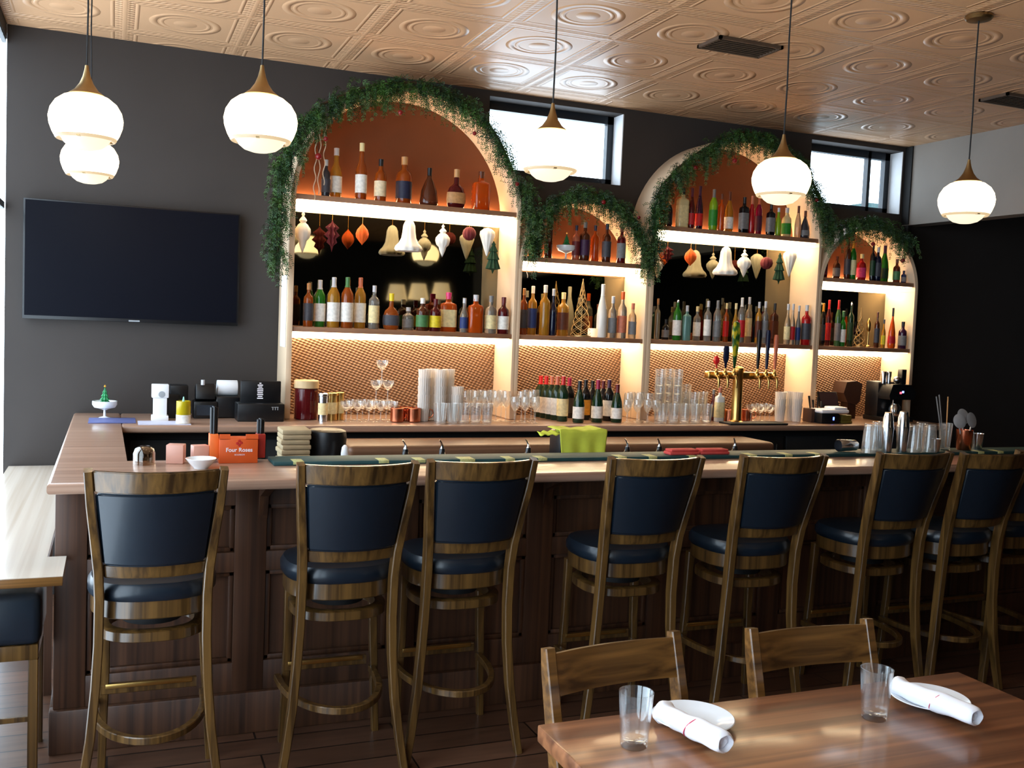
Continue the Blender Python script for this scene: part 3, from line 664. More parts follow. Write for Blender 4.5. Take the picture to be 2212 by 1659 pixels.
LOW = [ # arch index, shelf, y-plane, list of (px x, px top y, px width, kind, glass, label, cap)
 (0, 'lower', [(667, 612, 22, 'tall', 'amber', 'dgrey', 'tan'), (692, 605, 25, 'wine', 'green', 'white', 'silver'), (721, 599, 28, 'wine', 'gold', 'white', 'silver'), (751, 599, 28, 'wine', 'amber', 'white', 'green2'),
   (779, 600, 26, 'wine', 'gold', 'white', 'copper'), (809, 617, 24, 'tall', 'clear', 'cream', 'silver'), (846, 634, 38, 'round', 'amber', 'dgrey', 'yellow'), (882, 664, 26, 'short', 'clear', 'grey', 'silver'), (913, 644, 28, 'short', 'brown', 'green2', 'white'),
   (941, 646, 26, 'short', 'dred', 'yellow', 'dred'), (969, 632, 36, 'square', 'orange', 'cream', 'pink'), (1000, 644, 18, 'slim', 'clear', 'blue', 'silver'), (1028, 637, 33, 'square', 'orange', None, 'silver'), (1061, 639, 27, 'short', 'clear', 'cream', 'grey'), (1088, 642, 26, 'short', 'dred', 'white', 'dred')]),
 (1, 'lower', [(1132, 623, 17, 'tall', 'amber', 'dgrey', 'tan'), (1151, 618, 20, 'tall', 'gold', 'blue', 'white'), (1174, 616, 24, 'tall', 'gold', None, 'white'), (1194, 624, 16, 'slim', 'navy', None, 'silver'), (1217, 632, 26, 'tall', 'gold', 'brown', 'cream'),
   (1302, 614, 24, 'burg', 'white', None, 'white'), (1324, 640, 20, 'short', 'clear', 'grey', 'silver'), (1345, 630, 21, 'short', 'clear', 'copper', 'orange'), (1367, 655, 18, 'short', 'pale', 'grey', 'copper')]),
 (2, 'lower', [(1421, 645, 15, 'tall', 'pale', None, 'tan'), (1438, 690, 20, 'short', 'black', 'grey', 'black'), (1459, 648, 24, 'wine', 'green', 'white', 'pour'), (1484, 660, 22, 'square', 'aqua', None, 'silver'), (1506, 662, 20, 'tall', 'clear', 'white', 'cream'), (1529, 650, 20, 'tall', 'clear', 'white', 'silver'),
   (1550, 649, 22, 'wine', 'clear', 'grey', 'grey'), (1569, 655, 15, 'tall', 'amber', 'red', 'cream'), (1585, 655, 16, 'slim', 'gold', 'tan', 'cream'), (1601, 643, 21, 'wine', 'clear', 'red', 'white'), (1618, 642, 18, 'tall', 'pale', 'cream', 'silver'), (1635, 652, 17, 'tall', 'gold', 'brown', 'silver'), (1653, 651, 19, 'tall', 'clear', 'grey', 'silver'),
   (1673, 655, 20, 'square', 'brown', 'brown', 'black'), (1692, 656, 17, 'slim', 'pale', 'cream', 'silver'), (1709, 656, 15, 'slim', 'clear', 'red', 'silver'), (1725, 660, 14, 'slim', 'grey', 'blue', 'silver'), (1743, 659, 22, 'tall', 'red', 'dgrey', 'silver')]),
 (3, 'lower', [(1778, 655, 15, 'wine', 'black', 'dgrey', 'gold'), (1790, 648, 15, 'wine', 'dred', 'red', 'red'), (1804, 648, 16, 'wine', 'green2', 'grey', 'red'), (1821, 672, 17, 'short', 'green', 'white', 'green2'), (1838, 652, 17, 'tall', 'dgreen', 'dgreen', 'pour'),
   (1895, 674, 14, 'tall', 'brown', 'dgrey', 'brown'), (1909, 690, 11, 'slim', 'gold', 'yellow', 'dgrey'), (1928, 665, 22, 'flask', 'orange', 'red', 'black'), (1950, 695, 19, 'short', 'purple', 'grey', 'black')]),
 (0, 'upper', [(705, 345, 20, 'short', 'dgrey', 'dgrey', 'silver'), (727, 320, 27, 'slim', 'gold', 'white', 'silver'), (782, 309, 26, 'slim', 'amber', 'white', 'cream'), (823, 344, 27, 'short', 'amber', 'pale', 'black'), (874, 339, 36, 'short', 'amber', 'navy', 'tan'), (928, 363, 42, 'flask', 'brown', None, 'black'), (987, 366, 46, 'round', 'dred', 'tan', 'tan'), (1040, 371, 38, 'square', 'orange', None, 'brown')]),
 (1, 'upper', [(1164, 485, 15, 'tall', 'dred', 'brown', 'brown'), (1181, 458, 19, 'wine', 'brown', None, 'black'), (1246, 487, 18, 'tall', 'copper', 'dred', 'navy'), (1265, 480, 23, 'tall', 'brown', 'purple', 'grey'), (1287, 487, 19, 'tall', 'orange', None, 'navy'), (1306, 483, 20, 'tall', 'brown', 'dgrey', 'navy'), (1345, 489, 20, 'tall', 'dred', 'grey', 'brown')]),
 (2, 'upper', [(1434, 428, 14, 'tall', 'amber', 'brown', 'white'), (1447, 430, 14, 'wine', 'purple', 'navy', 'white'), (1475, 406, 27, 'square', 'cream', 'cream', 'black'), (1495, 406, 16, 'burg', 'dred', 'red', 'plum'), (1512, 402, 18, 'burg', 'purple', 'red', 'purple'), (1542, 409, 20, 'wine', 'lime', 'green', 'grey'), (1559, 419, 15, 'tall', 'orange', None, 'brown'), (1576, 414, 21, 'burg', 'gold', 'white', 'brown'),
   (1608, 426, 21, 'square', 'black', 'grey', 'black'), (1625, 423, 16, 'burg', 'red', None, 'copper'), (1640, 425, 16, 'wine', 'magenta', 'plum', 'copper'), (1666, 440, 19, 'square', 'black', 'grey', 'black'), (1682, 449, 14, 'slim', 'lime', None, 'silver'), (1700, 449, 22, 'short', 'cream', 'green', 'silver'), (1717, 444, 15, 'burg', 'pale', None, 'brown'), (1735, 455, 24, 'flask', 'dgrey', 'grey', 'brown')]),
 (3, 'upper', [(1782, 552, 13, 'tall', 'dred', 'plum', 'black'), (1810, 554, 17, 'short', 'brown', 'grey', 'brown'), (1828, 516, 14, 'wine', 'brown', 'dgrey', 'brown'), (1844, 520, 16, 'wine', 'green', 'cream', 'gold'), (1864, 549, 21, 'short', 'red', 'pink', 'cream'), (1880, 525, 12, 'tall', 'black', 'dgreen', 'black'), (1897, 534, 17, 'tall', 'navy', 'dgrey', 'silver'), (1920, 531, 20, 'burg', 'green', 'dgreen', 'purple'), (1940, 560, 16, 'short', 'brown', 'green2', 'brown'), (1956, 585, 12, 'short', 'blue', 'grey', 'navy')]),
]
ARN = ['first tall arch', 'first low arch', 'second tall arch', 'last low arch']
for ui, shelf, L in LOW:
    zs_ = SHZ if shelf == 'lower' else UNITS[ui][6]
    lx = -9
    for i, (px, py, w, kind, g, lb, cp) in enumerate(L):
        Yp = 6.0+(.045 if i % 3 == 1 else -.01)
        if shelf == 'lower' and i >= len(L)-4: Yp = 5.955
        base_y = 705+.045*(px-640) if shelf == 'lower' else (430 if ui in (0,) else 500)
        p = at(px, py, Y=Yp); # centre of the top; lean of verticals included by using the same X
        X = at(px-.02*(base_y-py), base_y, Y=Yp).x*.5+p.x*.5
        r = w*zc((X, Yp, 1.9))/(2*F)*((.78 if shelf == 'lower' and i < len(L)-1 else .92) if ui > 1 else .95)
        X = max(X, UNITS[ui][1]+r+.004); X = min(X, UNITS[ui][2]-r-.004)
        if shelf == 'upper':
            ux0, ux1, zsp = UNITS[ui][1], UNITS[ui][2], UNITS[ui][5]; Ra = (ux1-ux0)/2; hb = p.z-zs_
            hw = lambda zz: math.sqrt(max(.01, Ra*Ra-max(0, zz-zsp)**2))
            mh = min(hw(zs_+.68*hb)-r, hw(zs_+hb)-.42*r)-.004; X = min(max(X, (ux0+ux1)/2-mh), (ux0+ux1)/2+mh)
        X = max(X, lx+r+.002); lim = UNITS[ui][2]-.004 if shelf == 'lower' else min(UNITS[ui][2]-.004, (ux0+ux1)/2+mh+r)
        if X+r > lim: r = max(.010, (lim-lx-.002)/2); X = lim-r
        lx = X+r
        words = WORD.get(g, g)
        desc = f'{words} bottle' + (f' with {WORD.get(lb, lb)} label' if lb and lb != g else '') 
        bottle(kind, X, Yp, zs_+.0005, p.z-zs_, r, g, lb, cp, f'{desc}, {ORD[i]} bottle from left, {shelf} shelf, {ARN[ui]}', f'bottles on the {shelf} shelf of the {ARN[ui]}')
# ------------------------------------------------------------------ wine bottles on the back counter (first low arch)
WB = [(1168, 812, 6.10, 'dgreen', 'white', 'red'), (1180, 812, 6.03, 'dgreen', 'white', 'red'), (1192, 812, 5.96, 'dgreen', 'white', 'copper'), (1204, 812, 5.89, 'dgreen', 'white', 'copper'), (1217, 812, 5.82, 'dgreen', 'cream', 'red'), (1230, 816, 6.04, 'black', 'dgrey', 'magenta'),
      (1252, 822, 5.74, 'dgreen', 'white', 'black'), (1265, 820, 5.93, 'black', 'gold', 'black'), (1280, 822, 6.02, 'black', 'dgrey', 'black'), (1292, 820, 5.76, 'dgreen', 'white', 'magenta'), (1303, 822, 5.92, 'black', 'dgrey', 'dred'), (1316, 820, 5.85, 'black', 'white', 'purple'), (1334, 830, 5.76, 'dgreen', 'white', 'dred')]
for i, (px, py, y, g, lb, cp) in enumerate(WB):
    p = at(px, py, Y=y); X = at(px-2, 900, Y=y).x*.5+p.x*.5
    bottle('burg' if i in (6, 9, 12) else 'wine', X, y, ZT+.0005, p.z-ZT, .0375, g, lb, cp, f'{WORD.get(g, g)} wine bottle, {WORD.get(cp, cp)} capsule, {ORD[i]} from left on the counter', 'wine bottles on the back counter', name='wine_bottle')

# ------------------------------------------------------------------ glassware
def wineg(h, r, st=.0035, foot=.034):
    return [(0, 0), (foot, .001), (foot*.95, .003), (.008, .006), (st, .014), (st, h*.44), (.010, h*.47), (r*.8, h*.58), (r, h*.70), (r*.96, h*.84), (r*.82, h), (r*.82-.0012, h), (r*.94, h*.84), (r-.002, h*.70), (.008, h*.49), (0, h*.48)]
def coupe(h, r): return [(0, 0), (.034, .001), (.032, .003), (.007, .006), (.0035, .016), (.0035, h*.52), (.012, h*.56), (r*.7, h*.68), (r*.97, h*.86), (r, h), (r-.0014, h), (r*.94, h*.86), (r*.66, h*.70), (0, h*.60)]
PROTO = {
 'wine_glass': (wineg(.195, .0335, .0035, .031), GL, 20), 'coupe_glass': (coupe(.123, .038), GL, 24), 'tumbler': (tumbler(.125, .030, .038), GL, 20), 'stacked_tumbler': (tumbler(.115, .031, .039), GLR, 20),
 'pint_glass': (tumbler(.150, .031, .043, .003, .012), GL, 20), 'copper_mug': ([(0, 0), (.036, 0), (.042, .006), (.043, .085), (.041, .086), (.040, .01), (0, .008)], copper, 24), 'jigger_cup': ([(0, 0), (.03, 0), (.04, .10), (.0385, .10), (.029, .004), (0, .004)], chrome, 20)}
_pm = {}
def put(kind, x, y, z, label, cat, group, up=True, sc=1.0, name=None):
    prof, m, seg = PROTO[kind]
    if kind not in _pm:
        o = MB().lathe(prof, seg=seg if kind != 'stacked_tumbler' else 72, flute=(18, .03) if kind == 'stacked_tumbler' else None).build(name or kind, m); _pm[kind] = o; C.objects.link(o) if o.name not in C.objects else None
        if kind == 'copper_mug': MB().tube([(.042, 0, .072), (.062, 0, .068), (.070, 0, .045), (.060, 0, .024), (.041, 0, .02)], .0035, seg=8).build('handle', copper, o)
        first = True
    else:
        src = _pm[kind]; o = src.copy(); C.objects.link(o)
        for c in src.children: d = c.copy(); C.objects.link(d); d.parent = o
    o.scale = (sc, sc, sc); o.rotation_euler = (0, 0, random.uniform(-.6, .6)) if up else (PI, 0, 0)
    o.location = (x, y, z if up else z+max(p[1] for p in prof)*sc)
    return tag(o, label, cat, group)
def xat(px, y, py=900): return at(px, py, Y=y).x
def row(kind, pxs, y, label, cat, group, z=ZT, **k):
    for px in pxs: put(kind, xat(px, y), y, z+.0005, label, cat, group, **k)
# tall tumbler stacks: each tumbler nests into the one below
def stack(px, y, n, kind, label, group, step=.052, sc=1.0):
    for k in range(n): put(kind, xat(px, y), y, ZT+.0006+k*step*sc, label, 'glass', group, sc=sc)
lb_ = 'clear coupe glass in the cluster left of the copper mugs'
row('coupe_glass', [748, 772, 797, 822, 846], 5.78, lb_, 'glass', 'coupe glasses on the back counter'); row('coupe_glass', [758, 783, 808, 834], 5.90, lb_, 'glass', 'coupe glasses on the back counter')
put('coupe_glass', xat(811, 5.84), 5.84, ZT+.124, 'clear coupe glass standing lower left in the little coupe tower', 'glass', None)
put('coupe_glass', xat(836, 5.84), 5.84, ZT+.124, 'clear coupe glass standing lower right in the little coupe tower', 'glass', None)
put('coupe_glass', xat(822, 5.84), 5.84, ZT+.2475, 'clear coupe glass topping the coupe tower', 'glass', None)
for i, (px, y) in enumerate(((858, 5.76), (877, 5.84), (894, 5.76), (912, 5.84))):
    put('copper_mug', xat(px, y), y, ZT+.0005, f'copper mug, {ORD[i]} from left in the row beside the tall tumbler stacks', 'mug', 'copper mugs on the back counter')
for i, px in enumerate((914, 931, 949, 966)): stack(px, 5.80+.07*(i % 2), 5, 'stacked_tumbler', 'ribbed pale tumbler in the tall stacks under the first tall arch', 'tall tumbler stacks under the first tall arch')
stack(986, 5.80, 3, 'stacked_tumbler', 'ribbed pale tumbler in the short stack right of the tall stacks', 'short tumbler stack under the first tall arch')
row('tumbler', [952, 977, 1002, 1027, 1052], 5.68, 'clear tumbler in the front row under the first tall arch', 'glass', 'front tumblers under the first tall arch')
lb_ = 'clear stemmed wine glass in the rows at the right foot of the first tall arch'
row('wine_glass', [1005, 1027, 1049, 1071, 1092], 5.80, lb_, 'glass', 'wine glasses under the first tall arch'); row('wine_glass', [1016, 1038, 1060, 1082], 5.88, lb_, 'glass', 'wine glasses under the first tall arch')
lb_ = 'clear stemmed wine glass left of the wine bottles'
row('wine_glass', [1126, 1147], 5.80, lb_, 'glass', 'wine glasses left of the wine bottles'); row('wine_glass', [1134, 1153], 5.95, lb_, 'glass', 'wine glasses left of the wine bottles'); row('wine_glass', [1112, 1134, 1156], 5.70, lb_, 'glass', 'wine glasses left of the wine bottles', sc=.86)
lb_ = 'clear stemmed wine glass right of the wine bottles'
row('wine_glass', [1356, 1378, 1400], 5.78, lb_, 'glass', 'wine glasses right of the wine bottles'); row('wine_glass', [1362, 1382], 5.88, lb_, 'glass', 'wine glasses right of the wine bottles')
row('wine_glass', [1354, 1376, 1398, 1416], 5.69, lb_, 'glass', 'wine glasses right of the wine bottles', sc=.8)
for i, (px, n) in enumerate(((1422, 5), (1441, 5), (1460, 5))): stack(px, 5.86+.06*(i % 2), n, 'tumbler', 'clear tumbler in the tallest stacks left of the beer taps', 'tall glass stacks left of the beer taps', step=.058)
for i, (px, n) in enumerate(((1478, 3), (1497, 2), (1515, 2))): stack(px, 5.86+.07*((i+1) % 2), n, 'pint_glass', 'clear pint glass in the lower stacks left of the beer taps', 'pint glasses left of the beer taps', step=.05)
row('tumbler', [1430, 1454, 1478, 1502, 1526], 5.70, 'clear tumbler in the front row left of the beer taps', 'glass', 'front tumblers left of the beer taps', sc=1.05)
row('coupe_glass', [1622, 1642, 1662], 5.78, 'clear coupe glass just right of the beer tap column', 'glass', 'coupe glasses right of the beer taps', sc=1.0)
row('coupe_glass', [1632, 1652], 5.88, 'clear coupe glass just right of the beer tap column', 'glass', 'coupe glasses right of the beer taps')
for i, px in enumerate((1684, 1702, 1720)): stack(px, 5.80+.05*(i % 2), 3, 'stacked_tumbler', 'ribbed pale tumbler in the stacks right of the beer taps', 'tumbler stacks right of the beer taps', step=.05)
put('copper_mug', xat(1576, 5.80), 5.80, ZT+.0005, 'copper mug close left of the beer tap column', 'mug', 'copper mugs on the back counter')
put('copper_mug', xat(1612, 5.84), 5.84, ZT+.0005, 'copper mug close right of the beer tap column', 'mug', 'copper mugs on the back counter')
# jars, tins and bottles at the left of the back counter
t = thing('drink_dispenser', 'dark red jar with a beige lid under the first tall arch', 'jar', (xat(660, 5.92), 5.92, ZT))
MB().lathe([(0, .001), (.066, .001), (.07, .006), (.07, .185), (.06, .19), (0, .19)], seg=32).build('jar', bglass('dred'), t)
MB().lathe([(.0, .19), (.074, .19), (.074, .232), (.07, .236), (0, .236)], seg=32).build('lid', mat('beige_lid', srgb(206, 176, 132), .5), t)
for i, (px, y, c, w) in enumerate(((697, 5.80, 'silver', .028), (717, 5.86, 'gold', .03), (733, 5.90, 'gold', .026))):
    t = thing('metal_canister', f'{["pale steel", "brassy", "slim brassy"][i]} tall canister, {ORD[i]} of three right of the red jar', 'canister', (xat(px, y), y, ZT), group='canisters beside the red jar')
    m_ = (chrome, brass, brass)[i]
    MB().lathe([(0, .001), (w, .001), (w, .15), (w*1.12, .153), (w*1.12, .165), (w*.9, .168), (w*.86, .15), (0, .148)], seg=24).build('body', m_, t)
    MB().lathe([(w+.001, .04), (w+.001, .11)], seg=24).build('label_band', blabel('cream'), t)
bottle('square', xat(1553, 5.80), 5.80, ZT+.0005, .245, .032, 'white', 'cream', 'copper', 'tall white bottle standing left of the beer tap column', None, name='syrup_bottle')
bottle('slim', xat(1539, 5.88), 5.88, ZT+.0005, .22, .022, 'dred', 'dgrey', 'grey', 'slim dark bottle behind the white bottle', None, name='syrup_bottle')

# ------------------------------------------------------------------ beer tower
bx, by = xat(1590, 5.72), 5.72
t = thing('beer_tower', 'brass beer tower with a cross bar, six taps and coloured handles', 'beer tap', (bx, by, ZT))
def Q(mb, name, m, par=t): return mb.build(name, m, par)
Q(MB().lathe([(0, 0), (.055, 0), (.055, .01), (.04, .018), (.036, .03), (.036, .36), (.04, .37), (.036, .385), (.02, .395), (0, .397)], seg=32), 'column', brass)
zb = .335; xl, xr = xat(1521, by)-bx, xat(1669, by)-bx
Q(MB().box(xl, xr, -.03, .03, zb-.028, zb+.022, bev=.01, seg=3), 'cross_bar', brass)
Q(MB().box(-.14, .34, -.14, .0, 0, .012, bev=.003), 'drip_tray', blackm)
mottled = NT('mottled_green_yellow'); setp(mottled, None, .35); mottled.link(mottled.ramp(mottled.noise(scale=(1, 1, .5), sc=30), [(.42, srgb(26, 70, 30)), (.5, srgb(90, 130, 40)), (.58, srgb(200, 180, 40))]), mottled.p.inputs['Base Color']); mottled = mottled.m
HN = [(1545, 'red', .10, 'rose'), (1564, 'navy', .16, 'paddle'), (1583, 'lime', .30, 'big'), (1633, 'black', .27, 'stick'), (1652, 'navy', .27, 'stick'), (1670, 'copper', .24, 'stick')]
for px, c, hh, kd in HN:
    x = xat(px, by-.06)-bx-.01
    tp = Q(MB().tube([(x, -.03, zb), (x, -.06, zb-.002), (x, -.085, zb-.01), (x, -.095, zb-.035), (x, -.095, zb-.085)], [.013, .013, .011, .009, .007], seg=12).lathe([(0, 0), (.016, 0), (.018, .015), (.014, .03), (.008, .035), (.006, .05), (0, .05)], seg=14, o=(x, -.06, zb-.005)), 'tap', brass)
    if kd == 'rose': hm = MB().tube([(x, -.06, zb+.045), (x-.004, -.06, zb+.08)], .005).lathe([(0, .07), (.012, .075), (.022, .095), (.02, .115), (.008, .13), (0, .134)], seg=16, o=(x-.004, -.06, zb), flute=(5, .12))
    elif kd == 'paddle': hm = MB().lathe([(0, .045), (.007, .05), (.01, .08), (.022, .11), (.024, .18), (.018, .20), (0, .203)], seg=16, n=3, ay=.4, o=(x, -.06, zb))
    elif kd == 'big': hm = MB().lathe([(0, .045), (.008, .05), (.014, .1), (.026, .2), (.034, .30), (.024, .36), (0, .375)], seg=18, n=2.5, ay=.45, o=(x, -.06, zb))
    else: hm = MB().lathe([(0, .045), (.008, .05), (.012, .12), (.016, .045+hh*.9), (.012, .05+hh), (0, .05+hh)], seg=14, n=3, o=(x, -.06, zb))
    h = Q(hm, 'tap_handle', bcap(c) if kd != 'big' else mottled, tp); h['label'] = {'rose': 'red rose-shaped handle', 'paddle': 'dark blue paddle handle', 'big': 'wide green and yellow handle', 'stick': f'{WORD.get(c, c)} stick handle'}[kd]

# ------------------------------------------------------------------ till corner at the left of the back counter
def coupe_tree(x, y, z, label):
    t = thing('tree_ornament_dish', label, 'ornament', (x, y, z), group='white dishes holding a small green tree')
    MB().lathe([(0, 0), (.035, .001), (.03, .005), (.007, .012), (.006, .045), (.02, .052), (.056, .062), (.066, .078), (.066, .098), (.06, .098), (.055, .08), (0, .074)], seg=32).build('dish', china, t)
    tr = MB(); prof = [(0, .075)]
    for k in range(4): prof += [(.030-.006*k, .085+.02*k), (.016-.004*k, .102+.02*k)]
    tr.lathe(prof+[(0, .178)], seg=16, flute=(8, .15)).build('tree', mat('toy_tree_green', srgb(24, 120, 70), .5, var=.2), t)
    MB().lathe([(0, .174), (.007, .180), (0, .19)], seg=8).build('star', bcap('gold'), t)
    return t
coupe_tree(xat(226, 5.95, 890), 5.95, ZT, 'white footed dish with a tiny green tree at the left end of the counter')
coupe_tree(xat(1222, 6.02, 560), 6.02, 2.137, 'white footed dish with a tiny green tree on an upper bottle shelf')
bm_ = mat('blue_bar_mat', srgb(92, 100, 150), .5)
single(MB().box(-.12, .12, 5.68, 5.92, 0, .006, bev=.002), 'bar_mat', bm_, (0, 0, ZT+.0003), 'blue rubber mat under the tree dish at the left counter end', 'mat')
single(MB().box(.13, .40, 5.60, 5.78, 0, .004), 'menu_sheet', mat('pale_blue_paper', srgb(196, 196, 216), .5), (0, 0, ZT+.0003), 'pale menu sheet lying left of the tall white box', 'menu')
x = xat(345, 5.84); t = thing('card_display', 'tall white display box with a grey picture on the back counter', 'box', (x, 5.84, ZT))
MB().box(-.045, .045, -.035, .035, .13, .205, bev=.004).box(-.036, .036, -.03, .03, .0, .13, bev=.003).box(-.045, .045, -.04, .04, 0, .03, bev=.003).build('box', white, t)
MB().lathe([(0, -.0362), (.018, -.0362)], seg=20).build('picture', mat('grey_print', srgb(150, 155, 160), .5), t, rot=(PI/2, 0, 0), loc=(.008, -.0725, .15))
x = xat(396, 5.66); t = thing('candle_jar', 'yellow glass jar candle with a white label on the back counter', 'candle', (x, 5.66, ZT))
MB().lathe([(0, .001), (.036, .001), (.038, .006), (.038, .128), (.034, .128), (.033, .10), (0, .10)], seg=28).build('jar', bglass('yellow'), t)
MB().lathe([(.0388, .006), (.0388, .052)], seg=28).build('label', blabel('white'), t)
MB().lathe([(0, .10), (.012, .101), (.003, .15), (0, .152)], seg=10).build('wrapping_tip', bcap('aqua'), t)
x = xat(385, 6.0); t = thing('black_organizer', 'black plastic organizer with upright slots behind the yellow candle', 'organizer', (x, 6.0, ZT))
MB().box(-.10, .0, -.06, .08, 0, .14, bev=.006).box(-.05, .05, -.04, .08, .0, .19, bev=.006).build('body', blackp, t)
x = xat(440, 5.98); t = thing('card_reader', 'black card reader stand between the candle and the receipt printer', 'card reader', (x, 5.98, ZT))
MB().box(-.06, .07, -.05, .09, 0, .10, bev=.006).box(-.05, .06, -.03, .06, .10, .195, bev=.008, rot=Matrix.Rotation(-.25, 3, 'X')).build('body', blackp, t)
MB().box(-.045, .05, -.053, -.05, .02, .08).build('front_plate', mat('dark_steel_plate', srgb(44, 52, 62), .3), t)
MB().lathe([(0, 0), (.011, 0), (.011, .03), (0, .03)], seg=12, o=(-.01, -.02, .195)).build('clip', bcap('silver'), t)
x = xat(489, 6.03); t = thing('receipt_printer', 'black receipt printer topped by a big white paper roll', 'printer', (x, 6.03, ZT))
MB().box(-.07, .07, -.07, .09, 0, .13, bev=.01, seg=3).build('body', blackp, t)
MB().lathe([(0, -.058), (.045, -.058), (.046, -.056), (.046, .056), (.045, .058), (0, .058)], seg=32, tilt=Matrix.Rotation(PI/2, 3, 'Y'), o=(0, 0, .175)).build('paper_roll', white, t)
x = xat(560, 5.86); t = thing('till_monitor', 'black till monitor with violet graphics standing on a black cash drawer', 'monitor', (x, 5.86, ZT))
MB().box(-.135, .13, -.09, .06, 0, .105, bev=.006).build('cash_drawer', blackp, t)
MB().box(-.11, .12, -.012, .012, .10, .232, bev=.006).box(-.03, .04, .0, .05, .09, .15).build('screen_case', blackp, t)
mb = MB()
for k in range(9):
    w = (.012, .03, .022, .034, .034, .03, .034, .026, .034)[k]; mb.box(-w/2, w/2, -.0135, -.0125, .215-.011*k, .221-.011*k)
mb.build('screen_graphics', emit('violet_screen_pixels', (.35, .3, .6, 1), .35), t)
mb = MB()
for k in range(3): mb.box(.062+.014*k, .066+.014*k, -.0915, -.09, .068, .084).box(.056+.014*k, .068+.014*k, -.0915, -.09, .083, .087)
mb.build('drawer_marks', mat('grey_print', srgb(150, 155, 160), .5), t)

# ------------------------------------------------------------------ coffee corner at the right of the back counter
x = xat(1752, 5.84); t = thing('utensil_box', 'dark wooden box holding black-handled utensils beside the last arch', 'box', (x, 5.80, ZT))
MB().box(-.07, .07, -.05, .05, 0, .10, bev=.004).build('box', mat('dark_brown_box', srgb(70, 44, 32), .5), t)
for k, (dx, h_) in enumerate(((-.045, .19), (-.015, .16), (.02, .18), (.05, .15))): MB().tube([(dx, 0, .09), (dx-.01+.008*k, .01, h_)], [.004, .008], seg=8).build('utensil', blackp, t)
x = xat(1787, 5.92); t = thing('till_tablet', 'small slanted till tablet on a stand in the last arch', 'tablet', (x, 5.92, ZT))
MB().box(-.02, .02, 0, .06, 0, .10).build('stand', blackp, t)
MB().box(-.095, .085, -.008, .008, .10, .215, bev=.004, rot=Matrix.Rotation(-.35, 3, 'X')).build('tablet_case', blackp, t)
MB().box(-.085, .075, -.0095, -.008, .108, .207, rot=Matrix.Rotation(-.35, 3, 'X'), piv=(-.005, 0, .1575)).build('screen', mat('tablet_screen', srgb(60, 44, 46), .3), t)
x = xat(1783, 5.74); t = thing('network_box', 'black box with a small blue light under the folded white towels', 'electronics', (x, 5.74, ZT))
MB().box(-.09, .07, -.07, .07, 0, .072, bev=.004).build('case', blackp, t)
MB().box(.01, .022, -.0715, -.07, .025, .048).build('status_light', emit('blue_indicator', (.05, .1, 1, 1), 9), t)
single(MB().box(-.12, .13, -.08, .07, 0, .028, bev=.012, seg=3).box(.0, .12, -.07, .05, .026, .045, bev=.009, seg=3), 'folded_towel', napk, (x+.03, 5.75, ZT+.073), 'folded white towels lying on the black box with the blue light', 'towel')
x = xat(1822, 5.72); single(MB().box(-.05, .05, -.04, .04, 0, .018, bev=.003).box(-.046, .046, -.036, .036, .018, .06, bev=.004), 'sponge_tray', mat('yellow_black_tray', srgb(96, 84, 26), .6), (x, 5.72, ZT+.0005), 'low tray with a yellowish base right of the blue-lit box', 'tray')
x = xat(1842, 6.0); t = thing('coffee_grinder_hood', 'dark bronze shield-shaped hood left of the coffee machine', 'appliance', (x, 6.06, ZT))
MB().prism([(-.10, .20), (-.075, .285), (.02, .295), (.075, .27), (.06, .14), (.03, .11), (-.06, .13)], 'y', -.06, .08).box(-.03, .05, -.03, .05, 0, .13).build('hood', mat('bronze_brown', srgb(58, 36, 26), .4), t)
x = xat(1926, 5.88); t = thing('coffee_machine', 'black coffee machine with red and blue lights in the last arch', 'coffee machine', (x, 5.88, ZT))
MB().box(-.14, .13, -.09, .16, 0, .035, bev=.006).box(-.13, .12, .02, .16, .03, .30, bev=.01).prism([(-.13, .20), (-.10, .285), (.08, .285), (.13, .23), (.12, .17), (-.12, .17)], 'y', -.10, .10).build('body', blackp, t)
MB().lathe([(0, .036), (.042, .036), (.048, .05), (.045, .11), (.03, .13), (.03, .136), (0, .136)], seg=24, o=(-.01, -.035, 0)).build('jug', chrome, t)
MB().tube([(-.07, -.08, .17), (-.072, -.085, .10), (-.068, -.09, .05)], .004).build('steam_wand', chrome, t)
MB().box(-.03, -.012, -.102, -.10, .215, .23).build('red_light', emit('red_indicator', (1, .05, .1, 1), 3), t)
MB().box(-.008, .01, -.102, -.10, .222, .238).build('blue_light', emit('blue_indicator_soft', (.2, .3, 1, 1), 3), t)
MB().box(.03, .075, -.05, .0, .285, .40, bev=.005).build('hopper', blackp, t)
mx_, my_ = x, 5.88
for i, dx in enumerate((-.105, -.078, -.05)):
    single(MB().lathe([(0, 0), (.015, 0), (.018, .09), (.016, .094), (0, .094)], seg=20), 'steel_shaker', chrome, (mx_+dx, my_+.02*(i % 2), ZT+.286), f'small steel cup, {ORD[i]} of three on top of the coffee machine', 'cup', 'steel cups on the coffee machine')
single(MB().lathe([(0, -.03), (.014, -.026), (.026, -.012), (.030, 0), (.026, .014), (.014, .026), (0, .03)], seg=24, o=(0, 0, .0305)), 'tamper_ball', chrome, (mx_+.002, my_-.03, ZT+.286), 'round steel knob on top of the coffee machine', 'knob')
